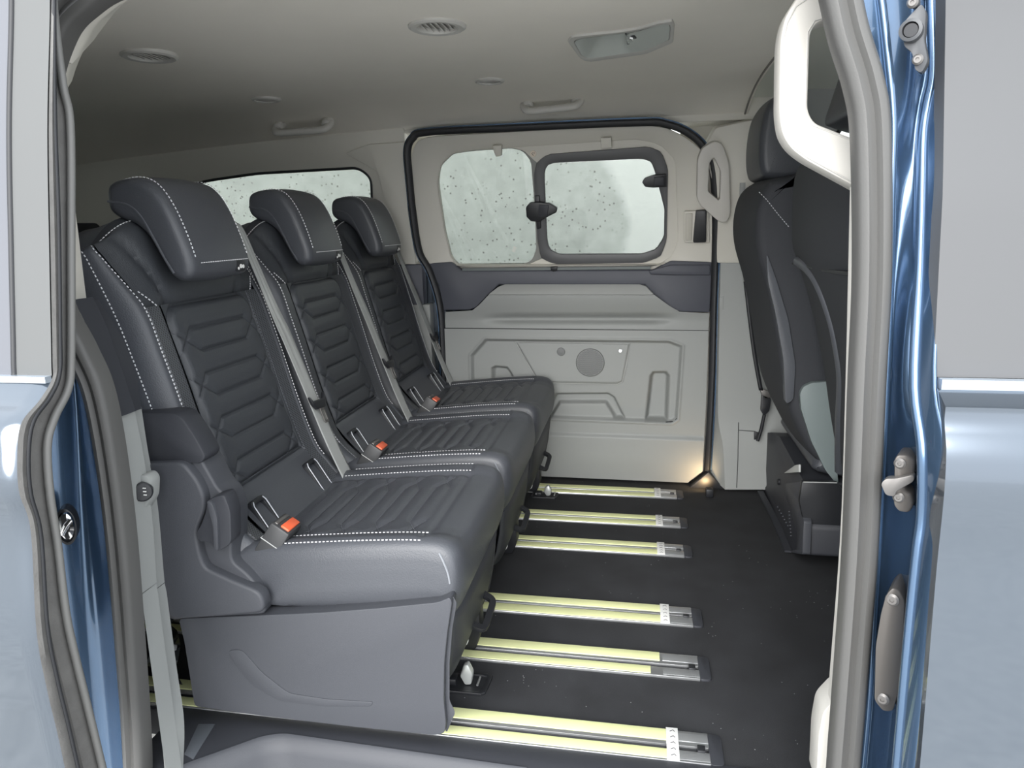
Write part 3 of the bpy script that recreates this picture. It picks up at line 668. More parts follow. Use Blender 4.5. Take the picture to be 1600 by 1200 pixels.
def yb(z): return float(np.interp(z, [.0, .315, .593, .658, .74, .764, .978, 1.194, 1.35], [.775, .798, .828, .826, .847, .888, .920, .975, 1.02]))
G = []
for i, py in enumerate(rowsy):
    z = zof(py); b = yb(z)
    ys_ = [.955, .985, max(b+.065, .93), b+.050, b+.016, b+.035]
    G.append([PY(px, py, y) for px, y in zip([c0[i]-6, c1[i], c2[i], c3[i], c4[i], c4[i]+6], ys_)])
G = np.array(G)
G = np.array([cat(G[:, j], 60) for j in range(G.shape[1])])      # columns x rows
Gs = []
for i in range(G.shape[1]): Gs.append(cat(G[:, i], 36))
o = struct(surf('wall_near_front_pillar', np.array(Gs), BLUEJ, angle=70))
tube('pressed_ridge', G[3]+np.array([0, .002, 0]), .0065, BLUEJ, o, k=14)
tube('pressed_ridge', G[0]*.45+G[1]*.55+np.array([0, -.004, 0]), .005, BLUEJ, o, k=12); o['label'] = 'blue painted pillar between the open doorway and front door'
# lining inside the seal on the pillar
strip('inner_lining', [(1342, 290), (1338, 450), (1334, 600), (1325, 850), (1306, 1090), (1297, 1230)], [(1400, 290), (1400, 450), (1396, 600), (1385, 850), (1366, 1090), (1350, 1230)], [1.0]*6, [.99]*6, CREAM, o)
slab('kick_cover', [PY(*p, 1.02) for p in [(1312, 1085), (1286, 1112), (1279, 1150), (1275, 1230), (1330, 1230)]], nYm, .05, CREAM, o, bevel=.006, r=.01)

# body hardware on the pillar, each a thing of its own
def bolt(c, r, parent, n=nYm):
    b = lathe('bolt', c, n, [(r*1.5, -.002), (r*1.5, .001), (r*1.2, .0022), (r, .003), (r*.5, .003), (r*.45, .0015), (.0005, .0015)], STEEL, parent, k=20)
h1 = empty('striker_plate', PY(1410, 755, .93), 'bronze door striker with two bolts on the blue pillar', 'striker')
nn = np.array([-.45, -.89, 0])
slab('plate', [PY(*p, .902) for p in [(1397, 718), (1402, 711), (1418, 711), (1430, 720), (1428, 742), (1414, 750), (1414, 768), (1424, 772), (1427, 790), (1420, 802), (1404, 800), (1396, 790)]], nn, .04, BRONZE, h1, bevel=.003, r=.004)
slab('striker_tongue', [PY(*p, .892) for p in [(1376, 756), (1384, 748), (1400, 748), (1428, 742), (1428, 752), (1400, 768), (1398, 776), (1384, 774)]], nn, .014, STEEL, h1, bevel=.003, r=.004)
bolt(PY(1406, 724, .902), .0045, h1, nn); bolt(PY(1404, 777, .902), .0045, h1, nn)
h2 = empty('cover_plate', PY(1385, 1015, .93), 'long dark bronze cover plate with two bolts on the blue pillar', 'cover plate')
slab('plate', [PY(*p, .896) for p in [(1384, 930), (1395, 918), (1406, 924), (1414, 940), (1412, 985), (1405, 1080), (1395, 1112), (1380, 1112), (1366, 1095), (1368, 1010), (1376, 960)]], nn, .05, BRONZE, h2, bevel=.003, r=.006)
bolt(PY(1394, 937, .896), .0055, h2, nn); bolt(PY(1379, 1092, .896), .0055, h2, nn)
h3 = empty('guide_bracket', PY(1430, 60, .95), 'grey metal bracket with a round socket high on the blue pillar', 'bracket')
slab('plate', [PY(*p, .945) for p in [(1412, 35), (1425, 20), (1440, 5), (1447, 18), (1444, 62), (1450, 95), (1440, 114), (1430, 110), (1425, 82), (1412, 72)]], nn, .016, BRACKET, h3, bevel=.004, r=.004)
slab('arm', [PY(*p, .945) for p in [(1420, -40), (1438, -40), (1436, 8), (1424, 14)]], nn, .012, BRACKET, h3, bevel=.003)
lathe('socket', PY(1424, 48, .937), nn, [(.012, -.006), (.012, .006), (.0085, .007), (.0075, -.002), (.001, -.003)], BRACKET, h3, k=24)
lathe('socket_hole', PY(1424, 48, .9355), nn, [(.0075, -.003), (.0072, .0035), (.001, .0036)], SEALD, h3, k=20)
bolt(PY(1434, 93, .940), .004, h3, nn); bolt(PY(1426, 4, .940), .004, h3, nn)

# ---- front door, outer skin
fd = struct(empty('door_2', (.4, .85, 0))); fd['label'] = 'closed blue front door beside the open doorway'
def skin(x0, x1, zs, off=0, nx=12, edge=None):
    return np.array([[((x0(z) if callable(x0) else x0)*(1-t)+x1*t, yb(z)+off, z) for z in zs] for t in np.linspace(0, 1, nx)])
ez = np.array([.0, .195, .50, .56, .63, .72, .752, .98, 1.19, 1.35])
def ex(z): # rear edge of the front door
    pts = {1440: 1200}
    return float(np.interp(z, [-.1, .30, .585, .65, .735, .765, .98, 1.2, 1.4], [.335, .338, .341, .341, .341, .340, .340, .341, .341]))
def smoothyb(zs): return zs
zl = np.linspace(-.12, .757, 60)
ybs = np.array([yb(z) for z in zl]); ybs = np.convolve(np.pad(ybs, 3, mode='edge'), np.ones(7)/7, 'valid')
ybs[-2:] = [yb(zl[-2]), yb(zl[-1])]
G = np.array([[(ex(z)*(1-t)+2.0*t, y, z) for z, y in zip(zl, ybs)] for t in np.linspace(0, 1, 14)])
back = G[:1].copy(); back[:, :, 1] += .05
surf('door_skin', np.concatenate([back, G]), BLUE, fd, angle=40)
zg = np.linspace(.768, 1.36, 24)
G = np.array([[(ex(z)*(1-t)+1.9*t, yb(z)+.003, z) for z in zg] for t in np.linspace(0, 1, 8)])
back = G[:1].copy(); back[:, :, 1] += .03
surf('door_glass', np.concatenate([back, G]), FROST, fd, angle=40)
sweep('belt_moulding', [(x, yb(.762)-.004, .762) for x in (.344, .8, 1.9)], [(-.006, -.008), (.006, -.008), (.006, .005), (-.006, .005)], (0, -1, 0), mat('satin belt moulding', (.55, .62, .70), .2, metal=.6), fd)

# ---- sliding door, slid open towards the rear
sd_ = struct(empty('door_3', (-.8, .75, 0))); sd_['label'] = 'blue sliding door slid open outside the rear quarter'
XE = -.72
oc = [(78, -140), (80, 0), (76, 200), (79, 400), (82, 560), (81, 592), (62, 625), (33, 662), (27, 715), (30, 770), (48, 830), (57, 987), (74, 1080), (90, 1147), (110, 1240)]
ic = [(84, -140), (85, 0), (100, 130), (112, 200), (113, 400), (113, 560), (108, 608), (88, 650), (76, 695), (80, 770), (92, 850), (104, 950), (116, 1010), (138, 1100), (172, 1240)]
OC = np.array([PX(*p, XE) for p in oc]); IC = np.array([PX(*p, XE-.005) for p in ic])
n = 90; OCs = cat(OC, n); ICs = cat(IC, n)
mid1 = OCs*.72+ICs*.28; mid2 = OCs*.35+ICs*.65; mid2[:, 0] -= .012
deep = ICs.copy(); deep[:, 0] -= .25; deep[:, 1] += .0
surf('door_edge', np.array([OCs, OCs*.9+ICs*.1+np.array([.003, 0, 0]), mid1+np.array([.002, 0, 0]), mid2, ICs+np.array([-.006, 0, 0]), deep]), RUBBERG, sd_, angle=35)
tube('edge_seal', ICs+np.array([.000, -.002, 0]), .005, mat('pale door seal', (.13, .13, .125), .5), sd_, up=np.array([1., 0, 0]), k=10)
tube('edge_seal', mid1+np.array([.002, 0, 0]), .003, SEALD, sd_, up=np.array([1., 0, 0]), k=8)
# skin
zi = np.argmin(np.abs(OCs[:, 2]-.772))
low = OCs[zi:]; up_ = OCs[:zi+1]
G = [low+np.array([.0, .004, 0])]
for t, dy in zip((.0, .006, .02, .3, .7, 1.3), (0, -.004, -.006, -.008, -.008, -.005)):
    q = low.copy(); q[:, 0] -= t; q[:, 1] += dy; G.append(q)
surf('door_skin', np.array(G), BLUE, sd_, angle=50)
G = []
for t in (0, .02, .052): q = up_.copy(); q[:, 0] -= t; q[:, 1] += -.002; G.append(q)
surf('window_pillar', np.array(G), mat('black pillar with painted reflection', (.105, .108, .108), .4, spec=.3), sd_, angle=50)  # black pillar coloured grey, its reflection put into the base colour
tube('glass_gap', up_+np.array([-.054, -.001, 0]), .004, SEALD, sd_, up=np.array([1., 0, 0]), k=8)
G = []
for t in (.055, .2, .6, 1.3): q = up_.copy(); q[:, 0] -= t; q[:, 1] += -.002; G.append(q)
surf('window_pane', np.array(G), mat('side glass with painted reflection', (.125, .13, .145), .3, spec=.3), sd_, angle=50)  # pale sky reflection painted as the pane's own colour
sweep('belt_line', [(XE-t, low[0][1]-.006, .772) for t in (0, .1, 1.3)], [(-.004, -.006), (.004, -.006), (.004, .004), (-.004, .004)], (0, -1, 0), mat('satin belt moulding', (.55, .62, .70), .2, metal=.6), sd_)
# ================================================================== REAR SEATS
YC = 1.345; HW = .226; HWB = .240
BP = cat([(-.690, .352), (-.735, .398), (-.768, .445), (-.803, .55), (-.838, .68), (-.872, .80), (-.902, .90), (-.925, .955), (-.960, .972)], 200)
_d = np.r_[0, np.cumsum(np.linalg.norm(np.diff(BP, axis=0), axis=1))]; BLEN = _d[-1]
_T = np.gradient(BP, axis=0); _T /= np.linalg.norm(_T, axis=1)[:, None]
def sz(z): return float(np.interp(z, BP[:, 1], _d/BLEN))          # s of a height on the centre line
S_LOW, S_TOP = sz(.452), sz(.815)
def b_off(s, a):
    """offset of the front surface along its normal, a = |t|"""
    top_ = -.060*np.clip((a-.50)/.50, 0, 1)**1.6
    low_ = .004*sstep(.62, .84, a)-.065*np.clip((a-.80)/.20, 0, 1)**1.5
    k_ = sstep(.68, .92, s); o = low_*(1-k_)+top_*k_
    o += .010*np.exp(-((a-.90)/.07)**2)*(1-sstep(.88, .98, s))            # rolled bolster edge
    o -= .030*np.clip((a-.93)/.07, 0, 1)**2
    return o
def tb(s): return np.interp(s, [0, .45, .62, .74, .80, .90, 1.0], [.81, .81, .81, .80, .83, .88, .86])
def tp(s): return np.interp(s, [0, .2, .5, .75, 1.0], [.65, .64, .625, .615, .60])
QS = []                                                                    # quilt seams in (metres up, metres across)
h0, h1_ = S_LOW*BLEN, S_TOP*BLEN; ph = (h1_-h0)/4.15
for k in range(5):
    c = h1_-.055-k*ph
    for sg in (-1, 1):
        QS += [((c, 0), (c, sg*.096)), ((c, sg*.096), (c-.052, sg*.150)),                       # C line and its leg to the edge
               ((c-ph*.5, 0), (c-ph*.5, sg*.082)), ((c-ph*.5, sg*.082), (c-ph*.5+.050, sg*.150))]  # B line
def quilt_depth(Hh, Ww, segs, w=.0032, dep=.0045):
    d = np.full(Hh.shape, 1e9)
    for a, b in segs: d = np.minimum(d, segdist(a, b, Hh, Ww))
    return -dep*np.exp(-(d/w)**2)+.0022*np.clip(d/.02, 0, 1)
PANEL_OUT = None
def panel_depth(s, t):
    hh, ww = s*BLEN, t*HWB; W_ = .143; c1, c0_ = h1_-.004, h0+.004; r_ = .038
    qx = np.abs(ww)-(W_-r_); qy = np.where(hh > (c0_+c1)/2, hh-(c1-r_), (c0_+.006)-hh)
    top = hh > (c0_+c1)/2
    d = np.where(top, np.hypot(np.maximum(qx, 0), np.maximum(qy, 0))+np.minimum(np.maximum(qx, qy), 0)-r_, np.maximum(np.abs(ww)-W_, c0_-hh))
    ins = np.clip(-d/.012, 0, 1)
    return quilt_depth(hh, ww, QS)*ins+.005*np.sqrt(ins)-.006*np.exp(-(d/.0035)**2)
def back_pt(S, T, extra=0.0):
    s = np.clip(S, 0, 1); q = s*BLEN
    cx = np.interp(q, _d, BP[:, 0]); cz = np.interp(q, _d, BP[:, 1]); tx = np.interp(q, _d, _T[:, 0]); tz = np.interp(q, _d, _T[:, 1])
    nx, nz = tz, -tx
    w = HWB*(1-.10*np.clip((s-.90)/.10, 0, 1)**2-.05*np.clip((.10-s)/.1, 0, 1))
    o = b_off(s, np.abs(T))+extra
    top = np.clip((s-.86)/.14, 0, 1)**2; drop = .035*top*np.clip((np.abs(T)-.6)/.4, 0, 1)**2
    return np.stack([cx+nx*o, YC+w*T, cz+nz*o-drop], -1)
def zone(s0, s1, t0, t1, ns, nt, extra=None):
    S = np.zeros((ns, nt)); T = np.zeros((ns, nt))
    for i, u in enumerate(np.linspace(0, 1, ns)):
        for j, v in enumerate(np.linspace(0, 1, nt)):
            T[i, j] = 0; S[i, j] = u; T[i, j] = v
    Sv = s0+(s1-s0)*S
    T0 = t0(Sv) if callable(t0) else np.full_like(Sv, t0); T1 = t1(Sv) if callable(t1) else np.full_like(Sv, t1)
    Tv = T0+(T1-T0)*T
    ex = 0 if extra is None else extra(Sv, Tv, T)
    return back_pt(Sv, Tv, ex), np.stack([Tv*HWB, Sv*BLEN], -1)
def seam_edge(Sv, Tv, V): return -.005*(np.exp(-(V/.05)**2)+np.exp(-((1-V)/.05)**2))
def back_nrm(P): # outward normals along a run of points: mostly forward/up
    return np.tile(np.array([.93, 0, .30]), (len(P), 1))

CPF = cat([(-.745, .350), (-.70, .362), (-.60, .374), (-.47, .387), (-.38, .393), (-.332, .391), (-.308, .381), (-.298, .358), (-.297, .315), (-.306, .280), (-.316, .258)], 160)
_cd = np.r_[0, np.cumsum(np.linalg.norm(np.diff(CPF, axis=0), axis=1))]; CLEN = _cd[-1]
CS = np.array([[0, 0], [.55, 0], [.70, .004], [.80, .012], [.88, .015], [.94, .010], [.975, .001], [.995, -.016], [1.005, -.040], [1.008, -.075], [.995, -.105], [.965, -.118]])
_cs = np.r_[0, np.cumsum(np.linalg.norm(np.diff(CS*np.array([HW, 1]), axis=0), axis=1))]; CSL = _cs[-1]
def cush_pt(U, Vv, extra=0.0):
    """U 0..1 rear to front roll, Vv in [-1,1] across and down the sides"""
    q = U*CLEN; x = np.interp(q, _cd, CPF[:, 0]); z = np.interp(q, _cd, CPF[:, 1])
    a = np.abs(Vv)*CSL; yy = np.interp(a, _cs, CS[:, 0])*HW*np.sign(Vv); dz = np.interp(a, _cs, CS[:, 1])
    fr = sstep(.70, .92, U)
    dz = np.where(dz > 0, dz*(1-fr), dz)
    zz = np.maximum(z+dz+extra, .262)
    corner = np.clip(np.abs(yy)/HW, 0, 1.02)
    x = x-.016*corner**12*sstep(.55, .8, U)-(.008*np.clip(-dz/.1, 0, 1))*sstep(.6, .8, U)
    yy = yy*(1-.03*sstep(.75, 1, U))
    return np.stack([x+0*Vv, YC+yy, zz], -1)
def va(t): return t*HW/CSL*1.0            # v of a flat lateral fraction
CQ = []
for k in range(9):
    c = .10+k*.036
    for sg in (-1, 1):
        if k % 2 == 0: CQ += [((c, 0), (c, sg*.095)), ((c, sg*.095), (c+.030, sg*.150))]
        else: CQ += [((c, 0), (c, sg*.080)), ((c, sg*.080), (c-.030, sg*.150))]

def make_seat():
    root = empty('rear_seat', (-.55, YC, 0), group='rear seats side by side on the floor rails')
    # --- backrest: body shell behind, then the upholstery zones
    ss = np.linspace(0, 1, 70); tt = np.r_[np.linspace(-1, -.85, 8), np.linspace(-.8, .8, 14), np.linspace(.85, 1, 8)]
    S, T = np.meshgrid(ss, tt, indexing='ij'); F_ = back_pt(S, T, -.006)
    rim = [F_]
    Pb = back_pt(S, T*.985, -.006); Pb[..., 0] -= .075+.02*(1-S); Pb[..., 2] -= .012
    loop_i = [(0, j) for j in range(len(tt))]+[(i, len(tt)-1) for i in range(1, len(ss))]+[(len(ss)-1, j) for j in range(len(tt)-2, -1, -1)]+[(i, 0) for i in range(len(ss)-2, 0, -1)]
    front = np.array([F_[i, j] for i, j in loop_i]); backl = np.array([Pb[i, j] for i, j in loop_i])
    m1 = front*.75+backl*.25; m1[:, 1] += np.sign(m1[:, 1]-YC)*.003*(np.abs(m1[:, 1]-YC) > HWB*.8); m1[:, 2] += .004*(m1[:, 2] > .9)
    surf('back_side', np.array([front, m1, front*.4+backl*.6, backl]), LEATHER2, root, cv=True, angle=60)
    surf('back_board', Pb, FABRIC, root)
    Q, uv = zone(S_LOW, S_TOP, lambda s: -tp(s), tp, 170, 130,
                 lambda s, t, v: panel_depth(s, t))
    backrest = surf('back_panel', Q, QUILT, root, uv)
    Q, uv = zone(0, S_LOW, lambda s: -tp(s), tp, 24, 40, lambda s, t, v: .004*np.sin(np.pi*np.clip(s/S_LOW, 0, 1))-.006*np.exp(-((s-S_LOW)/.012)**2))
    surf('lower_back_strip', Q, LEATHER, root, uv)
    Q, uv = zone(S_TOP, 1, lambda s: -tb(s), tb, 44, 50, lambda s, t, v: -.006*np.exp(-((s-S_TOP)/.015)**2)+.004*sstep(S_TOP, S_TOP+.08, s)+.6*seam_edge(s, t, v)-.007*np.exp(-((np.abs(t)-np.interp(s, [S_TOP, 1], [.50, .80]))/.035)**2)*(1-sstep(.92, 1, s)))
    surf('yoke', Q, QUILT, root, uv)
    sp = []
    for sg in (-1, 1):
        lo, hi = (lambda s: -tb(s), lambda s: -tp(s)) if sg < 0 else (tp, tb)
        Q, uv = zone(0, S_TOP, lo, hi, 70, 14, seam_edge); surf('perforated_insert', Q, PERF, root, uv)
        lo, hi = (-1.0, lambda s: -tb(s)) if sg < 0 else (tb, 1.0)
        Q, uv = zone(0, 1, lo, hi, 80, 18, lambda s, t, v: -.004*np.exp(-((v if sg > 0 else 1-v)/.06)**2)+.006*np.sin(np.pi*v)**.8); surf('side_bolster', Q, LEATHER, root, uv)
        s_ = np.linspace(.12, .97, 90); e = .008
        sp.append(back_pt(s_, sg*(tb(s_)+.028), .0045))                              # seam thread
        s2 = np.linspace(.10, .99, 90)
        if sg < 0: sp.append(back_pt(s2, sg*np.full_like(s2, .955), .0065))
        s3 = np.linspace(S_TOP, S_TOP+.045, 12); sp.append(back_pt(s3, sg*np.interp(s3, [s3[0], s3[-1]], [.68, .80]), .004))
    tt_ = np.linspace(-.84, .84, 60); sp.append(back_pt(np.full_like(tt_, .965), tt_, .006))
    tag(dashes('stitching', sp, [back_nrm(p) for p in sp], STITCH, backrest), kind='stuff')
    # dark thread in the quilt seams
    qp = []
    for a, b in QS:
        u = np.linspace(0, 1, 12); hh = a[0]+(b[0]-a[0])*u; ww = a[1]+(b[1]-a[1])*u; ok = (hh > h0) & (hh < h1_)
        if ok.sum() > 3: qp.append(back_pt(hh[ok]/BLEN, ww[ok]/HWB, -.0005))
    tag(dashes('quilt_thread', qp, [back_nrm(p) for p in qp], mat('dark thread', (.10, .105, .12), .7), backrest, L=.0036, gap=.0022, w=.0006, h=.0005), kind='stuff')
    # --- headrest: hooked shape hanging over the top of the backrest
    hr = bolster('headrest', [(-.974, .992), (-.972, 1.028), (-.950, 1.042), (-.905, 1.045), (-.872, 1.030), (-.846, .992), (-.826, .940), (-.813, .895), (-.817, .868), (-.838, .857), (-.860, .866), (-.880, .902), (-.902, .942), (-.928, .964), (-.955, .973)], YC-.135, YC+.078, .020, LEATHER, root, n=90, k=6, bulge=.004, mid=10)
    hp = []
    prof = cat([(-.972, 1.022), (-.950, 1.040), (-.905, 1.0455), (-.872, 1.0305), (-.846, .992), (-.826, .940), (-.8135, .895)], 60)
    for y in (YC-.118, YC+.061): hp.append(np.array([(x, y, z) for x, z in prof]))
    low = np.array([(-.8135, YC+t, .890) for t in np.linspace(-.112, .058, 40)]); hp.append(low)
    nr = []
    for p in hp:
        t = np.gradient(p, axis=0); nn_ = np.stack([-t[:, 2], 0*t[:, 0], t[:, 0]], 1); nn_[:, 0] = np.abs(nn_[:, 0]); nn_[:, 2] = np.abs(nn_[:, 2]); nr.append(nn_+1e-6)
    nr[-1][:] = (.95, 0, -.1)
    nr[0] = nr[0]+np.array([0, -.4*np.abs(nr[0]).max(), 0]); nr[1] = nr[1]+np.array([0, .4*np.abs(nr[1]).max(), 0])
    hp[0] += np.array([.0015, 0, .0012]); hp[1] += np.array([.0015, 0, .0012]); hp[2] += np.array([.0065, 0, 0])
    tag(dashes('stitching', hp, nr, STITCH, hr), kind='stuff')
    pip = cat([(-.968, 1.004), (-.93, .998), (-.905, .978), (-.884, .938), (-.866, .90), (-.850, .872)], 30)
    tube('piping', [(x, YC-.1345, z) for x, z in pip], .0022, LEATHER2, hr, k=6, up=np.array([0, 1., 0]))
    lb = slab('warning_tag', [(-.8095, YC+.012, .866), (-.8095, YC+.044, .866), (-.8095, YC+.044, .888), (-.8095, YC+.012, .888)], (1, 0, -.05), .004, BLACK, hr, bevel=.0005)
    for yy, zz, r_ in ((.018, .872, .003), (.027, .876, .0045), (.036, .875, .004)):
        lathe('tag_print', (-.8093, YC+yy, zz), (1, 0, 0), [(r_, -.0005), (r_, .0006), (.0005, .0008)], WHITE, lb, k=10)
    for y in (-.075, .015): tube('headrest_post', [(-.925, YC+y, .955), (-.932, YC+y, .985), (-.936, YC+y, 1.0)], .0065, CHROME, root)
    for y in (-.075, .015): lathe('post_collar', (-.922, YC+y, .962), (-.2, 0, 1), [(.016, -.01), (.016, .006), (.012, .010), (.001, .010)], BLACK, root, k=18)
    # --- cushion
    U, Vv = np.meshgrid(np.linspace(0, 1, 110), np.linspace(-1, 1, 121), indexing='ij')
    insert = (np.abs(Vv)*CSL < .155).astype(float)*sstep(.11, .13, U)*(1-sstep(.60, .62, U))
    qd = quilt_depth(U*CLEN, Vv*CSL, CQ, w=.004, dep=.005)*insert
    qd += -.005*np.exp(-((np.abs(Vv)*CSL-.160)/.005)**2)*(1-sstep(.66, .70, U))
    qd += -.005*np.exp(-((U-.655-.05*(np.abs(Vv)*CSL/.16)**2*0)/.010)**2)*(np.abs(Vv)*CSL < .20)
    cushion = surf('cushion', cush_pt(U, Vv, qd), LEATHER, root, np.stack([Vv*CSL, U*CLEN], -1))
    sp = []; nr = []
    for sg in (-1, 1):
        for vv, u0 in ((.172/CSL, .12), (.212/CSL, .14)):
            u_ = np.linspace(u0, .66, 70); p = cush_pt(u_, np.full_like(u_, sg*vv), .0008)
            sp.append(p); nr.append(np.tile(np.array([0, sg*.35, 1]), (70, 1)))
    tag(dashes('stitching', sp, nr, STITCH, cushion), kind='stuff')
    for sg in (-1, 1):
        w_ = np.linspace(.86, .985, 20)*_cs[-4]/CSL; tube('corner_piping', cush_pt(np.linspace(.735, .80, 20), sg*w_, .0008)+np.array([.001, 0, 0]), .0020, mat('pale piping', (.20, .21, .23), .4), cushion, k=6)
    qp = []
    for a, b in CQ:
        u = np.linspace(0, 1, 12); hh = (a[0]+(b[0]-a[0])*u)/CLEN; ww = (a[1]+(b[1]-a[1])*u)/CSL
        qp.append(cush_pt(hh, ww, -.0025))
    tag(dashes('quilt_thread', qp, [np.tile(np.array([0, 0, 1.]), (len(p), 1)) for p in qp], mat('dark thread', (.10, .105, .12), .7), cushion, L=.0036, gap=.0022, w=.0006, h=.0005), kind='stuff')
    # --- seat frame, front skirt and feet under the cushion
    box('seat_pan', (-.74, YC-.205, .16), (-.345, YC+.205, .30), SHELLD, root, bevel=.015)
    rowz = [(.285, -.308), (.24, -.312), (.19, -.318), (.14, -.328), (.095, -.345), (.085, -.362)]
    G = np.array([[(x-.018*(abs(t)**6), YC-.010+.205*t*(1-.04*i), z+.03*max(0, t-.2)*(i > 3)) for t in np.linspace(-1, 1, 24)] for i, (z, x) in enumerate(rowz)])
    bk = G[-1].copy(); bk[:, 0] -= .05; bk[:, 2] += .02
    surf('front_skirt', np.concatenate([G, bk[None]]), SHELLD, root, angle=60, thick=.004)
    tube('skirt_seam', [(x+.003, YC+.115, z) for z, x in rowz[:5]], .0018, SEALD, root, k=6, up=np.array([0, 1., 0]))
    box('hinge_housing', (-.72, YC-.19, .02), (-.40, YC-.03, .17), SHELLD, root, bevel=.012)
    box('hinge_housing', (-.72, YC+.06, .02), (-.42, YC+.17, .17), SHELLD, root, bevel=.012)
    foot = slab('front_foot', [(-.425, YC+.075, .003), (-.352, YC+.075, .003), (-.338, YC+.075, .045), (-.340, YC+.075, .13), (-.425, YC+.075, .14)], (0, -1, 0), .045, BLACK, root, bevel=.006)
    lathe('lock_gauge', (-.375, YC+.076, .035), (0, -1, 0), [(.012, -.004), (.012, .002), (.009, .003), (.001, .003)], WHITE, foot, k=18, ell=(.8, 1.6))
    # pull handle: flat loop
    hb = slab('handle_socket', [(-.345, YC-.075, .100), (-.345, YC+.03, .100), (-.33, YC+.05, .185), (-.33, YC-.055, .185)], (1, 0, .1), .03, BLACK, root, bevel=.005)
    lp = np.array(fillet([(-.350, YC-.040, .152), (-.302, YC-.042, .132), (-.297, YC+.038, .156), (-.342, YC+.044, .176)], .013, 4))
    sweep('pull_handle', lp, [(-.0065, -.005), (.0065, -.005), (.0075, 0), (.0065, .005), (-.0065, .005), (-.0075, 0)], (.25, -.3, 1), BLACK, hb, closed=True)
    # --- child seat anchor guides at the fold
    for y in (-.115, .125):
        Pq = back_pt(np.full(1, S_LOW*.40), np.full(1, y/HWB), .008)[0]; up_v = np.array([-.52, 0, .85]); rt = np.array([0, 1., 0]); nv = np.array([.85, 0, .52])
        lo = [Pq+rt*a+up_v*b for a, b in ((-.028, -.045), (.028, -.045), (.026, .040), (-.026, .040))]
        li = [Pq+rt*a+up_v*b for a, b in ((-.017, -.038), (.017, -.038), (.016, .030), (-.016, .030))]
        g = ringplate('anchor_guide', lo, li, nv, .016, BLACK, root, ro=.010, ri=.006, N=40, bevel=.002)
        slab('guide_pocket', [p-nv*.010 for p in li], nv, .003, SEALD, g, bevel=0)
        for s_ in (-.0225, .0215): tube('bright_rim', [Pq+rt*s_*1.0+up_v*b+nv*.0008 for b in (-.040, 0, .028)]+[Pq+rt*s_*.8+up_v*.036+nv*.0008], .0013, mat('satin rim', (.5, .52, .56), .3), g, k=6, up=nv)
    # --- buckle
    c = np.array([-.672, YC-.186, .366]); ax = np.array([.55, .10, .83]); ax /= np.linalg.norm(ax); sd = np.array([0, 1., 0])-ax*ax[1]; sd /= np.linalg.norm(sd); nn = np.cross(sd, ax)
    def bx(a0, a1, b0, b1, c0_, c1_): return [c+(sd*a+nn*b+ax*cc)*1.3 for a, b, cc in ((a0, b0, c0_), (a1, b0, c0_), (a1, b1, c0_), (a0, b1, c0_), (a0, b0, c1_), (a1, b0, c1_), (a1, b1, c1_), (a0, b1, c1_))]
    HF = [(0, 3, 2, 1), (4, 5, 6, 7), (0, 1, 5, 4), (1, 2, 6, 5), (2, 3, 7, 6), (3, 0, 4, 7)]
    bk_ = mesh('buckle', bx(-.024, .024, -.016, .016, -.025, .040), HF, mat('buckle grey', (.045, .046, .048), .45), root, bevel=.005)
    mesh('release_button', bx(-.019, .019, -.002, .012, .034, .043), HF, ORANGE, bk_, bevel=.002)
    mesh('buckle_slot', bx(-.019, .019, -.012, -.007, .036, .0415), HF, STEEL, bk_, bevel=.0008)
    sweep('buckle_seam', [c+(sd*a+nn*b+ax*.012)*1.3 for a, b in ((-.0245, -.0165), (.0245, -.0165), (.0245, .0165), (-.0245, .0165))], circ(.0009, 6), ax, GREYLEDGE, bk_, closed=True)
    mesh('buckle_stalk', bx(-.012, .012, -.005, .005, -.085, -.02), HF, BLACK, bk_, bevel=.002)
    # --- belt, running down the far side of the backrest
    yb_ = YC+.196
    bpth = np.array([(-.945, yb_-.008, .968), (-.925, yb_-.005, .948), (-.895, yb_, .86), (-.862, yb_, .77), (-.83, yb_, .69), (-.781, yb_, .558), (-.745, yb_-.001, .46), (-.715, yb_-.003, .39), (-.695, yb_-.005, .348)])
    bpth = cat(bpth+np.array([.022, 0, 0]), 50)
    wd = np.interp(np.linspace(0, 1, 50), [0, .3, .45, 1], [.016, .018, .024, .026])
    P_ = []
    for i, (p, w_) in enumerate(zip(bpth, wd)):
        f_ = np.linspace(-1, 1, 9); fold = .0035*np.abs(np.sin(f_*np.pi*1.3))*(1-sstep(20, 34, np.array(float(i))))
        P_.append([p+np.array([fo, w_*f, .0]) for f, fo in zip(f_, fold)])
    belt = surf('seat_belt', np.array(P_), WEB, root, thick=.0014)
    t0 = np.array([-.760, yb_, .560]); dirv = np.array([.33, 0, -.94])
    tg_ = slab('belt_tongue', [t0+np.array([.016, a, 0])+np.array([-.94*0, 0, 0])+dirv*b for a, b in ((-.034, -.010), (-.026, .004), (.026, .008), (.038, -.006), (.034, .018), (.018, .030), (-.018, .026), (-.030, .012))], (.94, 0, .33), .010, BLACK, belt, bevel=.003)
    ringplate('tongue_plate', [t0+np.array([.014, a, 0])+dirv*b for a, b in ((-.008, .024), (.012, .026), (.012, .066), (-.008, .064))], [t0+np.array([.014, a, 0])+dirv*b for a, b in ((-.003, .034), (.007, .036), (.007, .060), (-.003, .058))], (.94, 0, .33), .003, STEEL, belt, N=32, bevel=.0006)
    box('belt_anchor', (-.70, yb_-.022, .325), (-.672, yb_+.022, .352), BLACK, root, bevel=.004)
    return root

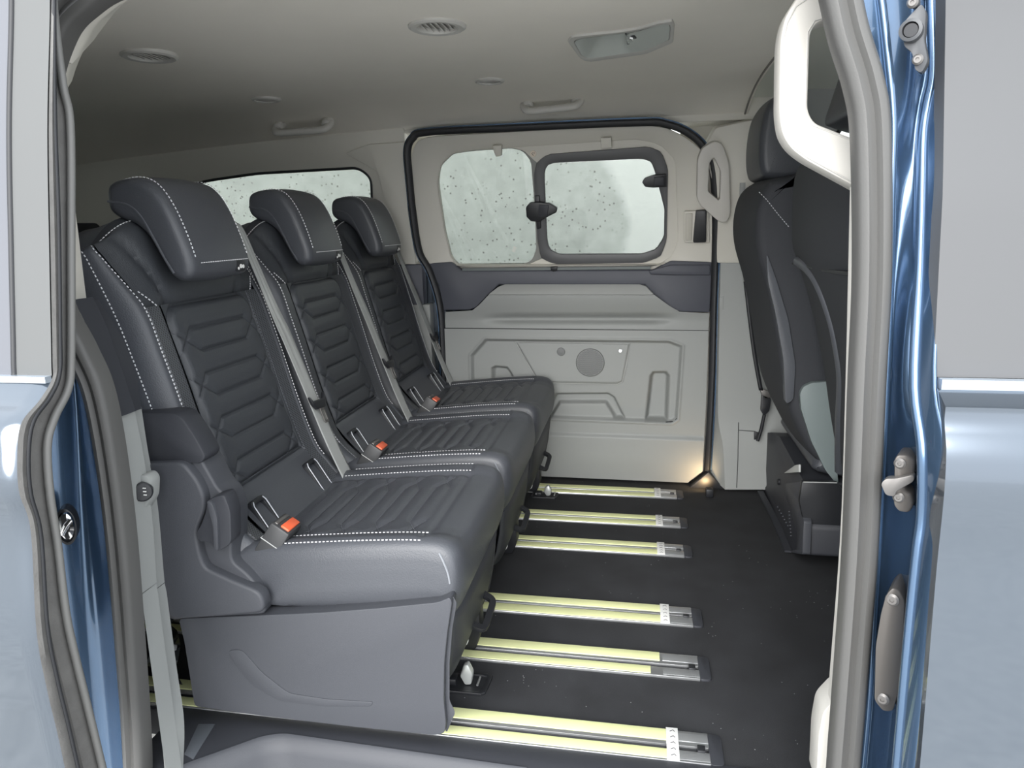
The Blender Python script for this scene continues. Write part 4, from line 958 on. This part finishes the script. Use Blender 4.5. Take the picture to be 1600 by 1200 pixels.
seat1 = make_seat()
seat1['label'] = 'charcoal leather rear seat with slate side shield beside the open doorway'; seat1['category'] = 'seat'
seat2 = copy_tree(seat1, None, (0, .495, 0)); seat2['label'] = 'charcoal leather rear seat in the middle of the row of three'
seat3 = copy_tree(seat1, None, (0, .997, 0)); seat3['label'] = 'charcoal leather rear seat beside the closed door with the speaker'

# --- side shield and base cover only on the seat by the doorway
def z5(X, Y): return (180+X/2.1818, 600+Y/2.1818)
def zs1(X, Y): return (180+X/3.529, 640+Y/3.529)
ya = 1.085
sh = empty('tmp', (0, 0, 0)); bpy.data.objects.remove(sh)
slab('recliner_cover', [PY(*zs1(*p), 1.092) for p in [(40, 30), (100, 15), (330, 22), (370, 50), (440, 150), (500, 262), (470, 300), (60, 300)]], nYm, .05, SHELLD, seat1, bevel=.008, r=.012)
main = [(60, 250), (250, 235), (430, 238), (470, 270), (560, 430), (600, 470), (640, 560), (640, 840), (720, 900), (800, 990), (835, 1130), (600, 1145), (300, 1165), (200, 1010), (140, 560)]
slab('side_shield', [PY(*zs1(*p), 1.098) for p in main], nYm, .06, SHELL, seat1, bevel=.010, r=.014, seg=3)
face = [(75, 300), (340, 290), (380, 305), (450, 390), (490, 480), (490, 560), (440, 680), (465, 800), (490, 875), (640, 945), (805, 1012), (828, 1120), (600, 1142), (300, 1162), (210, 1030), (150, 560)]
slab('shield_face', [PY(*zs1(*p), 1.078) for p in face], nYm, .03, SHELL, seat1, bevel=.009, r=.018, seg=3)
lev = [(440, 690), (470, 640), (500, 560), (505, 500), (560, 478), (600, 470), (635, 560), (640, 740), (565, 785), (545, 770), (525, 735), (460, 728)]
slab('recline_lever', [PY(*zs1(*p), 1.070) for p in lev], nYm, .035, SHELLD, seat1, bevel=.006, r=.012)
slab('lever_lip', [PY(*zs1(*p), 1.063) for p in [(503, 500), (535, 520), (562, 600), (566, 780), (545, 772), (538, 640), (515, 560)]], nYm, .012, SHELL, seat1, bevel=.004, r=.01)
# base cover: profile swept round the front corner
base = [z5(*p) for p in [(215, 800), (525, 788), (700, 780), (900, 765), (1100, 745), (1140, 728), (1148, 745), (1132, 850), (1122, 950), (1120, 1080), (1128, 1160), (1122, 1192), (1090, 1198), (800, 1168), (500, 1132), (270, 1100), (262, 1050), (235, 880)]]
base = [(b[0], b[1]) for b in base]
slab('base_cover', [PY(*p, 1.095) for p in base], nYm, .035, SHELL, seat1, bevel=.010, r=[.01]*len(base), seg=4)
rib = [z5(*p) for p in [(380, 910), (430, 905), (500, 985), (590, 1055), (720, 1075), (880, 1085), (870, 1100), (700, 1098), (560, 1080), (470, 1030), (410, 960)]]
slab('pressed_swage', [PY(*p, 1.0935) for p in rib], nYm, .004, SHELL, seat1, bevel=.0018, r=.012, seg=3)
corner = [z5(*p) for p in [(1150, 720), (1165, 745), (1150, 830), (1140, 950), (1140, 1080), (1160, 1120), (1130, 1190), (1112, 1150), (1108, 950), (1125, 850)]]
slab('base_corner', [PY(*p, 1.108) for p in corner], (.5, -.86, 0), .03, SHELL, seat1, bevel=.006, r=.006)
# ================================================================== FLOOR RAILS
RY = [1.180, 1.431, 1.639, 2.007, 2.215, 2.464]; RW = [.082, .085, .085, .078, .080, .082]
RLAB = ['aluminium floor rail with yellow tape beside the step well',
        'aluminium floor rail with yellow tape and bare end, second from the step well',
        'aluminium floor rail with yellow tape, third from the step well',
        'aluminium floor rail with yellow tape, third from the far door',
        'aluminium floor rail with yellow tape, second from the far door',
        'aluminium floor rail with yellow tape running along the far door']
for i, (y, w) in enumerate(zip(RY, RW)):
    e = empty('floor_rail', (-.8, y, 0), RLAB[i], 'rail', 'seat rails in the carpet')
    x0, x1 = -1.75, .144; h = w/2; g = .012 if i < 2 else .006; xt = .067
    bx_ = lambda n_, a0, a1, b0, b1, c0, c1, m_, bv=.0008, p=e: box(n_, (a0, y+b0, c0), (a1, y+b1, c1), m_, p, bevel=bv)
    bx_('flange', x0, x1, -h, -g, -.004, .006, ALU, .0015); bx_('flange', x0, x1, .001, h, -.004, .0055, ALU, .0015)
    bx_('slot', x0, x1-.004, -g-.001, .002, -.002, .0012, SEALD, 0)
    bx_('tape_strip', x0, xt-(.026 if i == 1 else 0), -h+.004, -g-.001, .0055, .0072, TAPE, .0004)
    bx_('tape_strip', x0, xt-(.006 if i == 1 else 0), .011, h-.001, .005, .0070, TAPE, .0004)
    for b0, b1 in ((-h+.005, -g-.003), (.012, h-.006)): bx_('bare_inlay', xt, x1-.001, b0, b1, .0045, .0064, ALUDULL, .0003)
    if i != 1:
        lb = bx_('end_label', .067, .089, -h+.001, h+.003, .006, .0080, WHITE, .0004)
        for k in range(5):
            yy = y-h+.010+k*(w-.018)/4; tube('label_mark', [(.074, yy, .0081), (.080, yy+.004, .0082), (.083, yy, .0081)], .0007, SEALD, lb, k=5)
    bx_('stop_block', x1-.022, x1-.008, -g-.002, .002, .001, .010, BLACK, .001)
    slab('end_plug', fillet([(x1-.002, y-h-.001, .0055), (x1+.024, y-h+.002, .0045), (x1+.024, y+h-.002, .0045), (x1-.002, y+h+.001, .0055)], .010), (0, 0, 1), .008, SHELLD, e, bevel=.0015)

# floor anchor tray between the first rails, and its twin by the far seat
def anchor(name, x, y, label, s=1.0):
    e = empty(name, (x, y, 0), label, 'anchor', 'floor anchors in front of the seats')
    ringplate('tray_rim', [(x-.06*s, y-.035*s, .006), (x+.055*s, y-.035*s, .006), (x+.06*s, y+.035*s, .006), (x-.06*s, y+.035*s, .006)], [(x-.05*s, y-.027*s, .006), (x+.045*s, y-.027*s, .006), (x+.05*s, y+.027*s, .006), (x-.05*s, y+.027*s, .006)], (0, 0, 1), .008, BLACK, e, ro=.01, ri=.008, N=40, bevel=.0015)
    box('tray_floor', (x-.05*s, y-.027*s, .0005), (x+.05*s, y+.027*s, .002), SEALD, e, bevel=0)
    slab('hook', [(x+.006, y-.008*s, .002), (x+.020, y-.008*s, .004), (x+.024, y-.008*s, .030*s), (x+.014, y-.008*s, .052*s), (x+.004, y-.008*s, .048*s), (x-.004, y-.008*s, .022*s)], (0, -1, 0), .018, mat('pale zinc', (.55, .57, .56), .35, metal=.4), e, bevel=.004)
    tube('anchor_wire', [(x-.03, y-.014, .012), (x-.03, y+.014, .012)], .003, ALU, e); tube('anchor_wire', [(x+.035, y-.014, .010), (x+.035, y+.014, .010)], .0025, ALU, e)
    box('hook_base', (x-.044*s, y-.012, .001), (x-.012, y+.014, .016), BLACK, e, bevel=.002)
anchor('floor_anchor', -.352, 1.305, 'black floor anchor tray with pale hook beside the first seat base')
anchor('floor_anchor', -.318, 2.395, 'small black floor anchor tray with pale hook near the far door', .8)
# strip of clear grey tape on the sill
tp_ = [PZ(288, 1178, .005), PZ(310, 1131, .005), PZ(336, 1131, .005), PZ(302, 1186, .005)]
t_ = slab('tape_patch', tp_, (0, 0, 1), .0012, mat('grey tape', (.10, .11, .125), .35), bevel=.0003); tag(t_, 'short strip of grey tape stuck on the sill plate', 'tape')
# crumpled clear wrap behind the seat base
rng = np.random.default_rng(4)
c0_ = PY(262, 985, 1.20); G = np.zeros((12, 10, 3))
for i in range(12):
    for j in range(10):
        G[i, j] = (c0_[0]-.035+.006*j+rng.normal(0, .004), 1.19+.02*math.sin(i*1.3+j)+rng.normal(0, .006), .012+.020*i+rng.normal(0, .003))
wr = surf('plastic_wrap', G, mat('clear crinkled film', (.05, .055, .06), .15, spec=.8), angle=25); tag(wr, 'crumpled dark plastic wrap tucked behind the seat base', 'wrap')

# ================================================================== CEILING FITTINGS
dn = np.array([0, 0, -1.])
def cz(x, y): return float(ceil_z(x, y))
TRIMC = mat('ceiling fitting plastic', (.52, .51, .48), .5)
def vent(px, py, label):
    p = on_ceiling(px, py); e = empty('air_vent', p, label, 'vent', 'round ceiling air vents')
    lathe('bezel', p, dn, [(.060, -.004), (.059, .004), (.054, .007), (.043, .006), (.040, -.002), (.040, -.02)], TRIMC, e, k=40)
    lathe('well', p, dn, [(.046, -.03), (.0455, -.014), (.001, -.014)], SEALD, e, k=32)
    for k in range(-3, 4):
        L = math.sqrt(max(.0392**2-(k*.011)**2, .0001))
        x_ = p[0]+k*.011
        mesh('slat', [(x_-.006, p[1]-L, p[2]+.008), (x_+.005, p[1]-L, p[2]-.004), (x_+.005, p[1]+L, p[2]-.004), (x_-.006, p[1]+L, p[2]+.008), (x_-.0045, p[1]-L, p[2]+.009), (x_+.0065, p[1]-L, p[2]-.003), (x_+.0065, p[1]+L, p[2]-.003), (x_-.0045, p[1]+L, p[2]+.009)],
             [(0, 1, 2, 3), (7, 6, 5, 4), (0, 4, 5, 1), (2, 6, 7, 3), (1, 5, 6, 2), (0, 3, 7, 4)], TRIMC, e, smooth=False)
vent(683, 40, 'round slatted air vent in the headliner beside the belt housing')
vent(233, 86, 'round slatted air vent in the headliner above the headrest by the doorway')
def lamp(px, py, label):
    p = on_ceiling(px, py); e = empty('ceiling_lamp', p, label, 'ceiling lamp', 'round ceiling lamps')
    lathe('bezel', p, dn, [(.043, -.004), (.042, .003), (.037, .006), (.033, .004), (.032, .0)], TRIMC, e, k=36)
    lathe('lens', p, dn, [(.033, -.004), (.0325, .002), (.02, .0035), (.001, .004)], mat('lamp lens', (.46, .45, .43), .25), e, k=30)
lamp(765, 126, 'small round unlit ceiling lamp above the far sliding door')
lamp(416, 155, 'small round unlit ceiling lamp nearer the rear quarter window')
def grip(pa, pb, label, y=2.36):
    a, b = [PY(*p, y) for p in (pa, pb)]
    e = empty('grab_handle', (a+b)/2, label, 'handle', 'ceiling grab handles')
    d = b-a; d /= np.linalg.norm(d); outw = np.array([0, -.75, -.66])
    mid = [a-outw*.030, a-outw*.012+d*.002, a+d*.016+outw*.006, a*.7+b*.3+outw*.009, a*.3+b*.7+outw*.009, b-d*.016+outw*.006, b-outw*.012-d*.002, b-outw*.030]
    tube('grip', cat(mid, 40), .013, TRIMC, e, up=np.array([0, -.66, .75]), k=12, ry=.011)
    for q in (a+d*.012, b-d*.012):
        lathe('mount', q-outw*.028, outw, [(.019, -.02), (.018, .010), (.013, .016), (.001, .017)], TRIMC, e, k=20)
    lathe('hook', b-d*.055+outw*.014, outw, [(.005, -.006), (.004, .004), (.001, .005)], STEEL, e, k=12)
grip((818, 172), (906, 163), 'beige ceiling grab handle over the far sliding door')
grip((428, 206), (513, 200), 'beige ceiling grab handle over the rear quarter window')
# belt housing recessed in the headliner
hp_ = [(887, 62), (893, 54), (971, 46), (995, 42), (1049, 27), (1054, 36), (1052, 63), (1010, 81), (917, 94), (905, 87)]
P3 = [on_ceiling(*p) for p in hp_]; zc = np.mean([p[2] for p in P3])
e = empty('belt_housing', np.mean(P3, 0), 'beige belt housing recessed in the headliner with a parked belt tongue', 'belt housing')
Po = [np.array([p[0], p[1], zc-.006]) for p in P3]; cc = np.mean(Po, 0)
hi_ = [on_ceiling(*p) for p in [(897, 63), (904, 59), (972, 50), (996, 47), (1044, 33), (1047, 40), (1045, 60), (1008, 77), (919, 90), (909, 84)]]
Pi = [np.array([p[0], p[1], zc-.003]) for p in hi_]
ringplate('bezel', Po, Pi, dn, .012, TRIMC, e, ro=.008, ri=.008, N=60, bevel=.003)
nq = 24; C_ = np.array([-.085, np.mean([p[1] for p in Pi]), 0])
A = resample(fillet(Pi, .008), nq*2)
mx_ = np.max(A[:, 0]); mn_ = np.min(A[:, 0]); cx_ = np.mean(A, 0)
rowsA = []
for t in np.linspace(0, 1, 8):
    q = A*(1-t)+cx_*t; xx = (q[:, 0]-mn_)/(mx_-mn_); dep = .040*np.sin(np.pi*np.clip(t*1.6, 0, 1)/2)*np.where(xx < .55, 1, .12)*sstep(.0, .2, xx*np.ones_like(xx))
    q = q.copy(); q[:, 2] = zc-.003+dep; rowsA.append(q)
surf('scoop', np.array(rowsA), mat('scoop plastic', (.50, .53, .50), .4), e, cv=True, angle=60)
tpx = on_ceiling(985, 60); tpx[2] += .004
tn = slab('belt_tongue', [tpx+np.array(v) for v in [(-.012, -.018, 0), (.010, -.020, -.004), (.014, .004, -.006), (.004, .024, -.002), (-.006, .022, 0)]], dn, .010, BLACK, e, bevel=.003)
slab('tongue_plate', [tpx+np.array(v)+np.array([0, 0, -.006]) for v in [(-.003, -.012, 0), (.006, -.013, -.002), (.007, .012, -.002), (.001, .014, 0)]], dn, .004, CHROME, tn, bevel=.001)

# ================================================================== PILLAR HANDLES
g1 = ringplate('pillar_handle', [PY(*p, 1.045) for p in [(1420, -90), (1300, -80), (1250, -12), (1226, 26), (1219, 62), (1217, 178), (1222, 211), (1236, 233), (1258, 250), (1420, 338)]],
               [PY(*p, 1.045) for p in [(1395, 22), (1297, 28), (1276, 35), (1266, 52), (1262, 172), (1272, 192), (1395, 240)]], nYm, .045, CREAM, ro=.02, ri=.012, N=110, bevel=.008)
tag(g1, 'large cream grab handle on the pillar of the open doorway', 'handle')
tube('moulding_line', [PY(*p, 1.0445) for p in [(1268, -6), (1244, 10), (1230, 36), (1224, 64), (1222, 178), (1227, 208), (1240, 229), (1262, 246), (1336, 287)]], .0009, TRIMC, g1, k=6, up=np.array([0, 1., 0]))
tube('moulding_line', [PY(*p, 1.0445) for p in [(1300, 24), (1273, 32), (1262, 50), (1258, 172), (1268, 195), (1340, 223)]], .0009, TRIMC, g1, k=6, up=np.array([0, 1., 0]))
g2 = ringplate('pillar_handle', [FU(*z6(*p), .065) for p in [(1475, 115), (1420, 148), (1400, 200), (1397, 370), (1412, 402), (1498, 478), (1530, 480), (1546, 440), (1541, 220), (1510, 128)]],
               [FU(*z6(*p), .065) for p in [(1472, 186), (1452, 215), (1446, 340), (1500, 386), (1503, 250)]], FUN, .04, CREAM, ro=.010, ri=.005, N=80, bevel=.008)
tag(g2, 'cream grab handle on the pillar beside the far door', 'handle')

# ================================================================== FRONT SEATS (seen from behind)
def front_seat(yc, w, label, px_back, px_head, back_y, x_shift=0, near=False):
    e = empty('front_seat', (.55, yc, 0), label, 'seat', 'front seats in the cab')
    rear = [PY(*p, back_y) for p in px_back]; rear = [(p[0], p[2]) for p in rear]
    th = np.interp(np.linspace(0, 1, len(rear)), [0, .15, .5, 1], [.07, .10, .115, .12])
    prof = rear+[(x+t, z+.01) for (x, z), t in zip(rear[::-1], th[::-1])]
    b = bolster('backrest', prof, yc-w/2, yc+w/2, .026, FABRIC, e, n=80, bulge=.01)
    hd = [PY(*p, back_y-.12) for p in px_head]; hd = [(p[0], p[2]) for p in hd]
    h = bolster('headrest', hd, yc-.14, yc+.14, .022, LEATHER, e, n=50, bulge=.004)
    top = rear[0]
    for s in (-.06, .06): tube('headrest_post', [(top[0]+.045, yc+s, top[1]-.03), (top[0]+.05, yc+s, top[1]+.06)], .006, CHROME, e)
    # cushion
    bx0, bz0 = rear[-1]
    c = bolster('cushion', [(bx0-.02, bz0-.02), (bx0+.10, bz0+.09), (bx0+.35, bz0+.10), (bx0+.50, bz0+.11), (bx0+.55, bz0+.06), (bx0+.52, bz0-.03), (bx0+.25, bz0-.05)], yc-w/2, yc+w/2, .03, LEATHER, e, n=60)
    return e, rear, b
drv, rear, drvb = front_seat(2.235, .50, 'black cloth driver seat with a low black base beside the far pillar',
    [(1188, 290), (1160, 300), (1147, 335), (1147, 380), (1162, 436), (1174, 500), (1184, 562), (1201, 612), (1232, 655)],
    [(1180, 180), (1190, 171), (1207, 170), (1222, 182), (1232, 240), (1230, 272), (1215, 286), (1178, 285), (1168, 270), (1167, 235), (1172, 200)], 2.46)
# driver seat: bolster panel, seam and belt
_bs = [np.array([PY(*p, 1.984) for p in [(1186, 300), (1198, 312), (1216, 335), (1234, 356)]])]; tag(dashes('stitching', _bs, [np.tile(nYm, (4, 1))], STITCH, drvb), kind='stuff')
slab('side_panel', [PY(*p, 1.978) for p in [(1198, 395), (1214, 440), (1232, 500), (1243, 570), (1240, 625), (1228, 632), (1224, 560), (1212, 490), (1200, 440)]], nYm, .03, LEATHER2, drvb, bevel=.006, r=.015)
slab('valance', [PY(*p, 1.966) for p in [(1252, 640), (1250, 615), (1256, 604), (1270, 598), (1300, 597), (1310, 760), (1290, 735), (1268, 690)]], nYm, .02, mat('pale teal grey plastic', (.19, .225, .225), .4), drv, bevel=.004, r=.006)
# driver's seat base
def zr(X, Y): return (1120+X/3.529, 560+Y/3.529)
nb_ = np.array([-.93, -.36, .1])
XB = .455
rf = [PX(*zr(*p), XB) for p in [(225, 415), (300, 408), (345, 430), (480, 680), (470, 800), (483, 930), (475, 1082), (390, 1068), (245, 740), (275, 700), (270, 590), (225, 490)]]
bs = slab('seat_base', rf, (-1, 0, 0), .42, SHELLD, drv, bevel=.006, r=.008)
slab('base_end_trim', [PX(*zr(*p), XB-.004) for p in [(380, 690), (470, 680), (455, 790), (480, 900), (472, 1080), (392, 1066), (440, 1052), (440, 960), (395, 800), (378, 760)]], (-1, 0, 0), .02, SHELL, bs, bevel=.004, r=.006)
yn = PX(*zr(476, 900), XB)[1]
slab('base_side', [PY(*zr(*p), yn-.012) for p in [(470, 680), (665, 685), (745, 790), (790, 1080), (478, 1082), (485, 930), (455, 790)]], nYm, .02, BLACK, bs, bevel=.004)
tube('base_edge', [PY(*zr(*p), yn-.014) for p in [(478, 682), (662, 686)]], .0016, GREYLEDGE, bs, k=6)
slab('base_top_bracket', [PX(*zr(*p), XB+.06) for p in [(318, 360), (425, 355), (440, 390), (318, 405)]], (-1, 0, 0), .03, BLACK, bs, bevel=.003)
slab('bright_bracket', [PX(*zr(*p), XB-.012) for p in [(368, 632), (430, 588), (452, 584), (452, 628)]], (-1, 0, 0), .006, GREYLEDGE, bs, bevel=.002)
lathe('base_bolt', PX(*zr(340, 680), XB-.003), (-1, 0, 0), [(.010, -.003), (.010, .002), (.007, .004), (.001, .003)], BLACK, bs, k=18)
for i in range(2):
    for k in range(8 if i else 7):
        X = (335+k*9.5, 820+k*17) if i == 0 else (398+k*1.5, 845+k*19)
        c = PX(*zr(*X), XB-.0015); lathe('vent_hole', c, (-1, 0, 0), [(.0022, -.002), (.0022, .002), (.0008, .002)], GREYLEDGE if False else SHELL, bs, k=6)
# floor flange running from the base to the front
sweep('floor_flange', [PZ(1188, 768, .006), PZ(1210, 810, .006), PZ(1232, 862, .006)], [(-.01, -.003), (.01, -.003), (.01, .003), (-.01, .003)], (0, 0, 1), SHELLD, bs)
# driver belt: webbing down the pillar to a stalk
bl = empty('driver_belt', PY(1196, 700, 2.515), 'black driver belt hanging from the far pillar behind the driver seat', 'seat belt')
def ribbon(name, pts, w, m, parent, ax=(1, 0, 0), n=30):
    P = cat(pts, n); ax = np.array(ax, float); W = np.linspace(-w/2, w/2, 3)
    return surf(name, np.array([[p+ax*a for a in W] for p in P]), m, parent, thick=.002)
ribbon('webbing', [PY(1165, 440, 2.515), PY(1172, 500, 2.515), PY(1180, 560, 2.515), PY(1189, 610, 2.515)], .014, BLACK, bl)
slab('end_fitting', [PY(*zr(*p), 2.515) for p in [(240, 165), (290, 180), (300, 215), (270, 225), (245, 200)]], nYm, .01, STEEL, bl, bevel=.002)
slab('stalk_cover', [PY(*zr(*p), 2.515) for p in [(248, 200), (300, 222), (290, 290), (262, 318), (242, 290)]], nYm, .014, BLACK, bl, bevel=.004, r=.006)
tube('stalk', [PY(*zr(*p), 2.515) for p in [(262, 310), (245, 390), (225, 455)]], .006, BLACK, bl)
lathe('upper_guide', PY(1152, 233, 2.515), (-.3, -1, 0), [(.012, -.012), (.012, .0), (.009, .004), (.001, .004)], BLACK, bl, k=18, ell=(1.4, .8))
ribbon('upper_webbing', [PY(1156, 238, 2.515), PY(1160, 270, 2.515), PY(1160, 330, 2.515), PY(1165, 440, 2.515)], .018, WEB, bl)

pas, rear, pasb = front_seat(1.55, .50, 'black cloth front passenger seat close behind the cream grab handle',
    [(1262, 248), (1242, 270), (1236, 320), (1236, 380), (1245, 410), (1262, 467), (1283, 560), (1296, 650), (1312, 730), (1340, 800)],
    [(1318, 100), (1335, 92), (1360, 96), (1372, 130), (1372, 190), (1350, 212), (1300, 200), (1289, 190), (1298, 160), (1308, 130)], 1.79)
rz = np.array(sorted(rear, key=lambda q: q[1]))
def on_back(px, py, off=.0):
    x = .38
    for _ in range(12): p = PX(px, py, x); x = float(np.interp(p[2], rz[:, 1], rz[:, 0]))-off
    return p
tube('bolster_edge', cat([on_back(*p, .004) for p in [(1248, 408), (1264, 420), (1282, 447), (1302, 502), (1313, 560), (1316, 600), (1313, 660), (1312, 735)]], 40), .012, LEATHER2, pasb, k=10)
tube('panel_seam', cat([on_back(*p, .006) for p in [(1240, 412), (1270, 418), (1300, 424), (1345, 428)]], 20), .004, BLACK, pasb, k=8)
box('seat_base', (.52, 1.34, .004), (.98, 1.76, .26), BLACK, pas, bevel=.02)

# third-row bench behind, only its top shows
br = empty('bench_seat', (-1.9, 1.85, 0), 'dark bench seat behind the row of three seats', 'seat')
bolster('backrest', [(-1.93, .42), (-1.96, .70), (-2.02, .955), (-2.06, .975), (-2.11, .95), (-2.06, .66), (-2.03, .42)], 1.13, 2.50, .04, FABRIC, br, n=50)
bolster('cushion', [(-2.0, .20), (-2.0, .40), (-1.7, .42), (-1.52, .42), (-1.48, .36), (-1.50, .22)], 1.13, 2.50, .04, FABRIC, br, n=50)
box('plinth', (-1.98, 1.2, 0), (-1.55, 2.44, .21), SHELLD, br, bevel=.01)

# courtesy lamp low beside the far door: a small warm lamp on the pillar foot
cl = empty('courtesy_lamp', (.255, 2.47, .02), 'tiny warm courtesy lamp low at the foot of the far pillar', 'lamp')
box('housing', (.245, 2.455, .0), (.270, 2.485, .030), BLACK, cl, bevel=.003)
box('lens', (.249, 2.483, .010), (.266, 2.4875, .024), emit('warm lens', (1.0, .72, .40), 1.5), cl, bevel=.001)
ld = bpy.data.lights.new('courtesy_glow', 'SPOT'); ld.energy = .42; ld.color = (1.0, .68, .35); ld.spot_size = math.radians(150); ld.spot_blend = .9; ld.shadow_soft_size = .012
lo_ = bpy.data.objects.new('courtesy_glow', ld); col.objects.link(lo_); lo_.parent = cl; lo_.location = (.0, .024, .004)
lo_.rotation_euler = Vector((-.55, .75, .35)).to_track_quat('-Z', 'Y').to_euler()
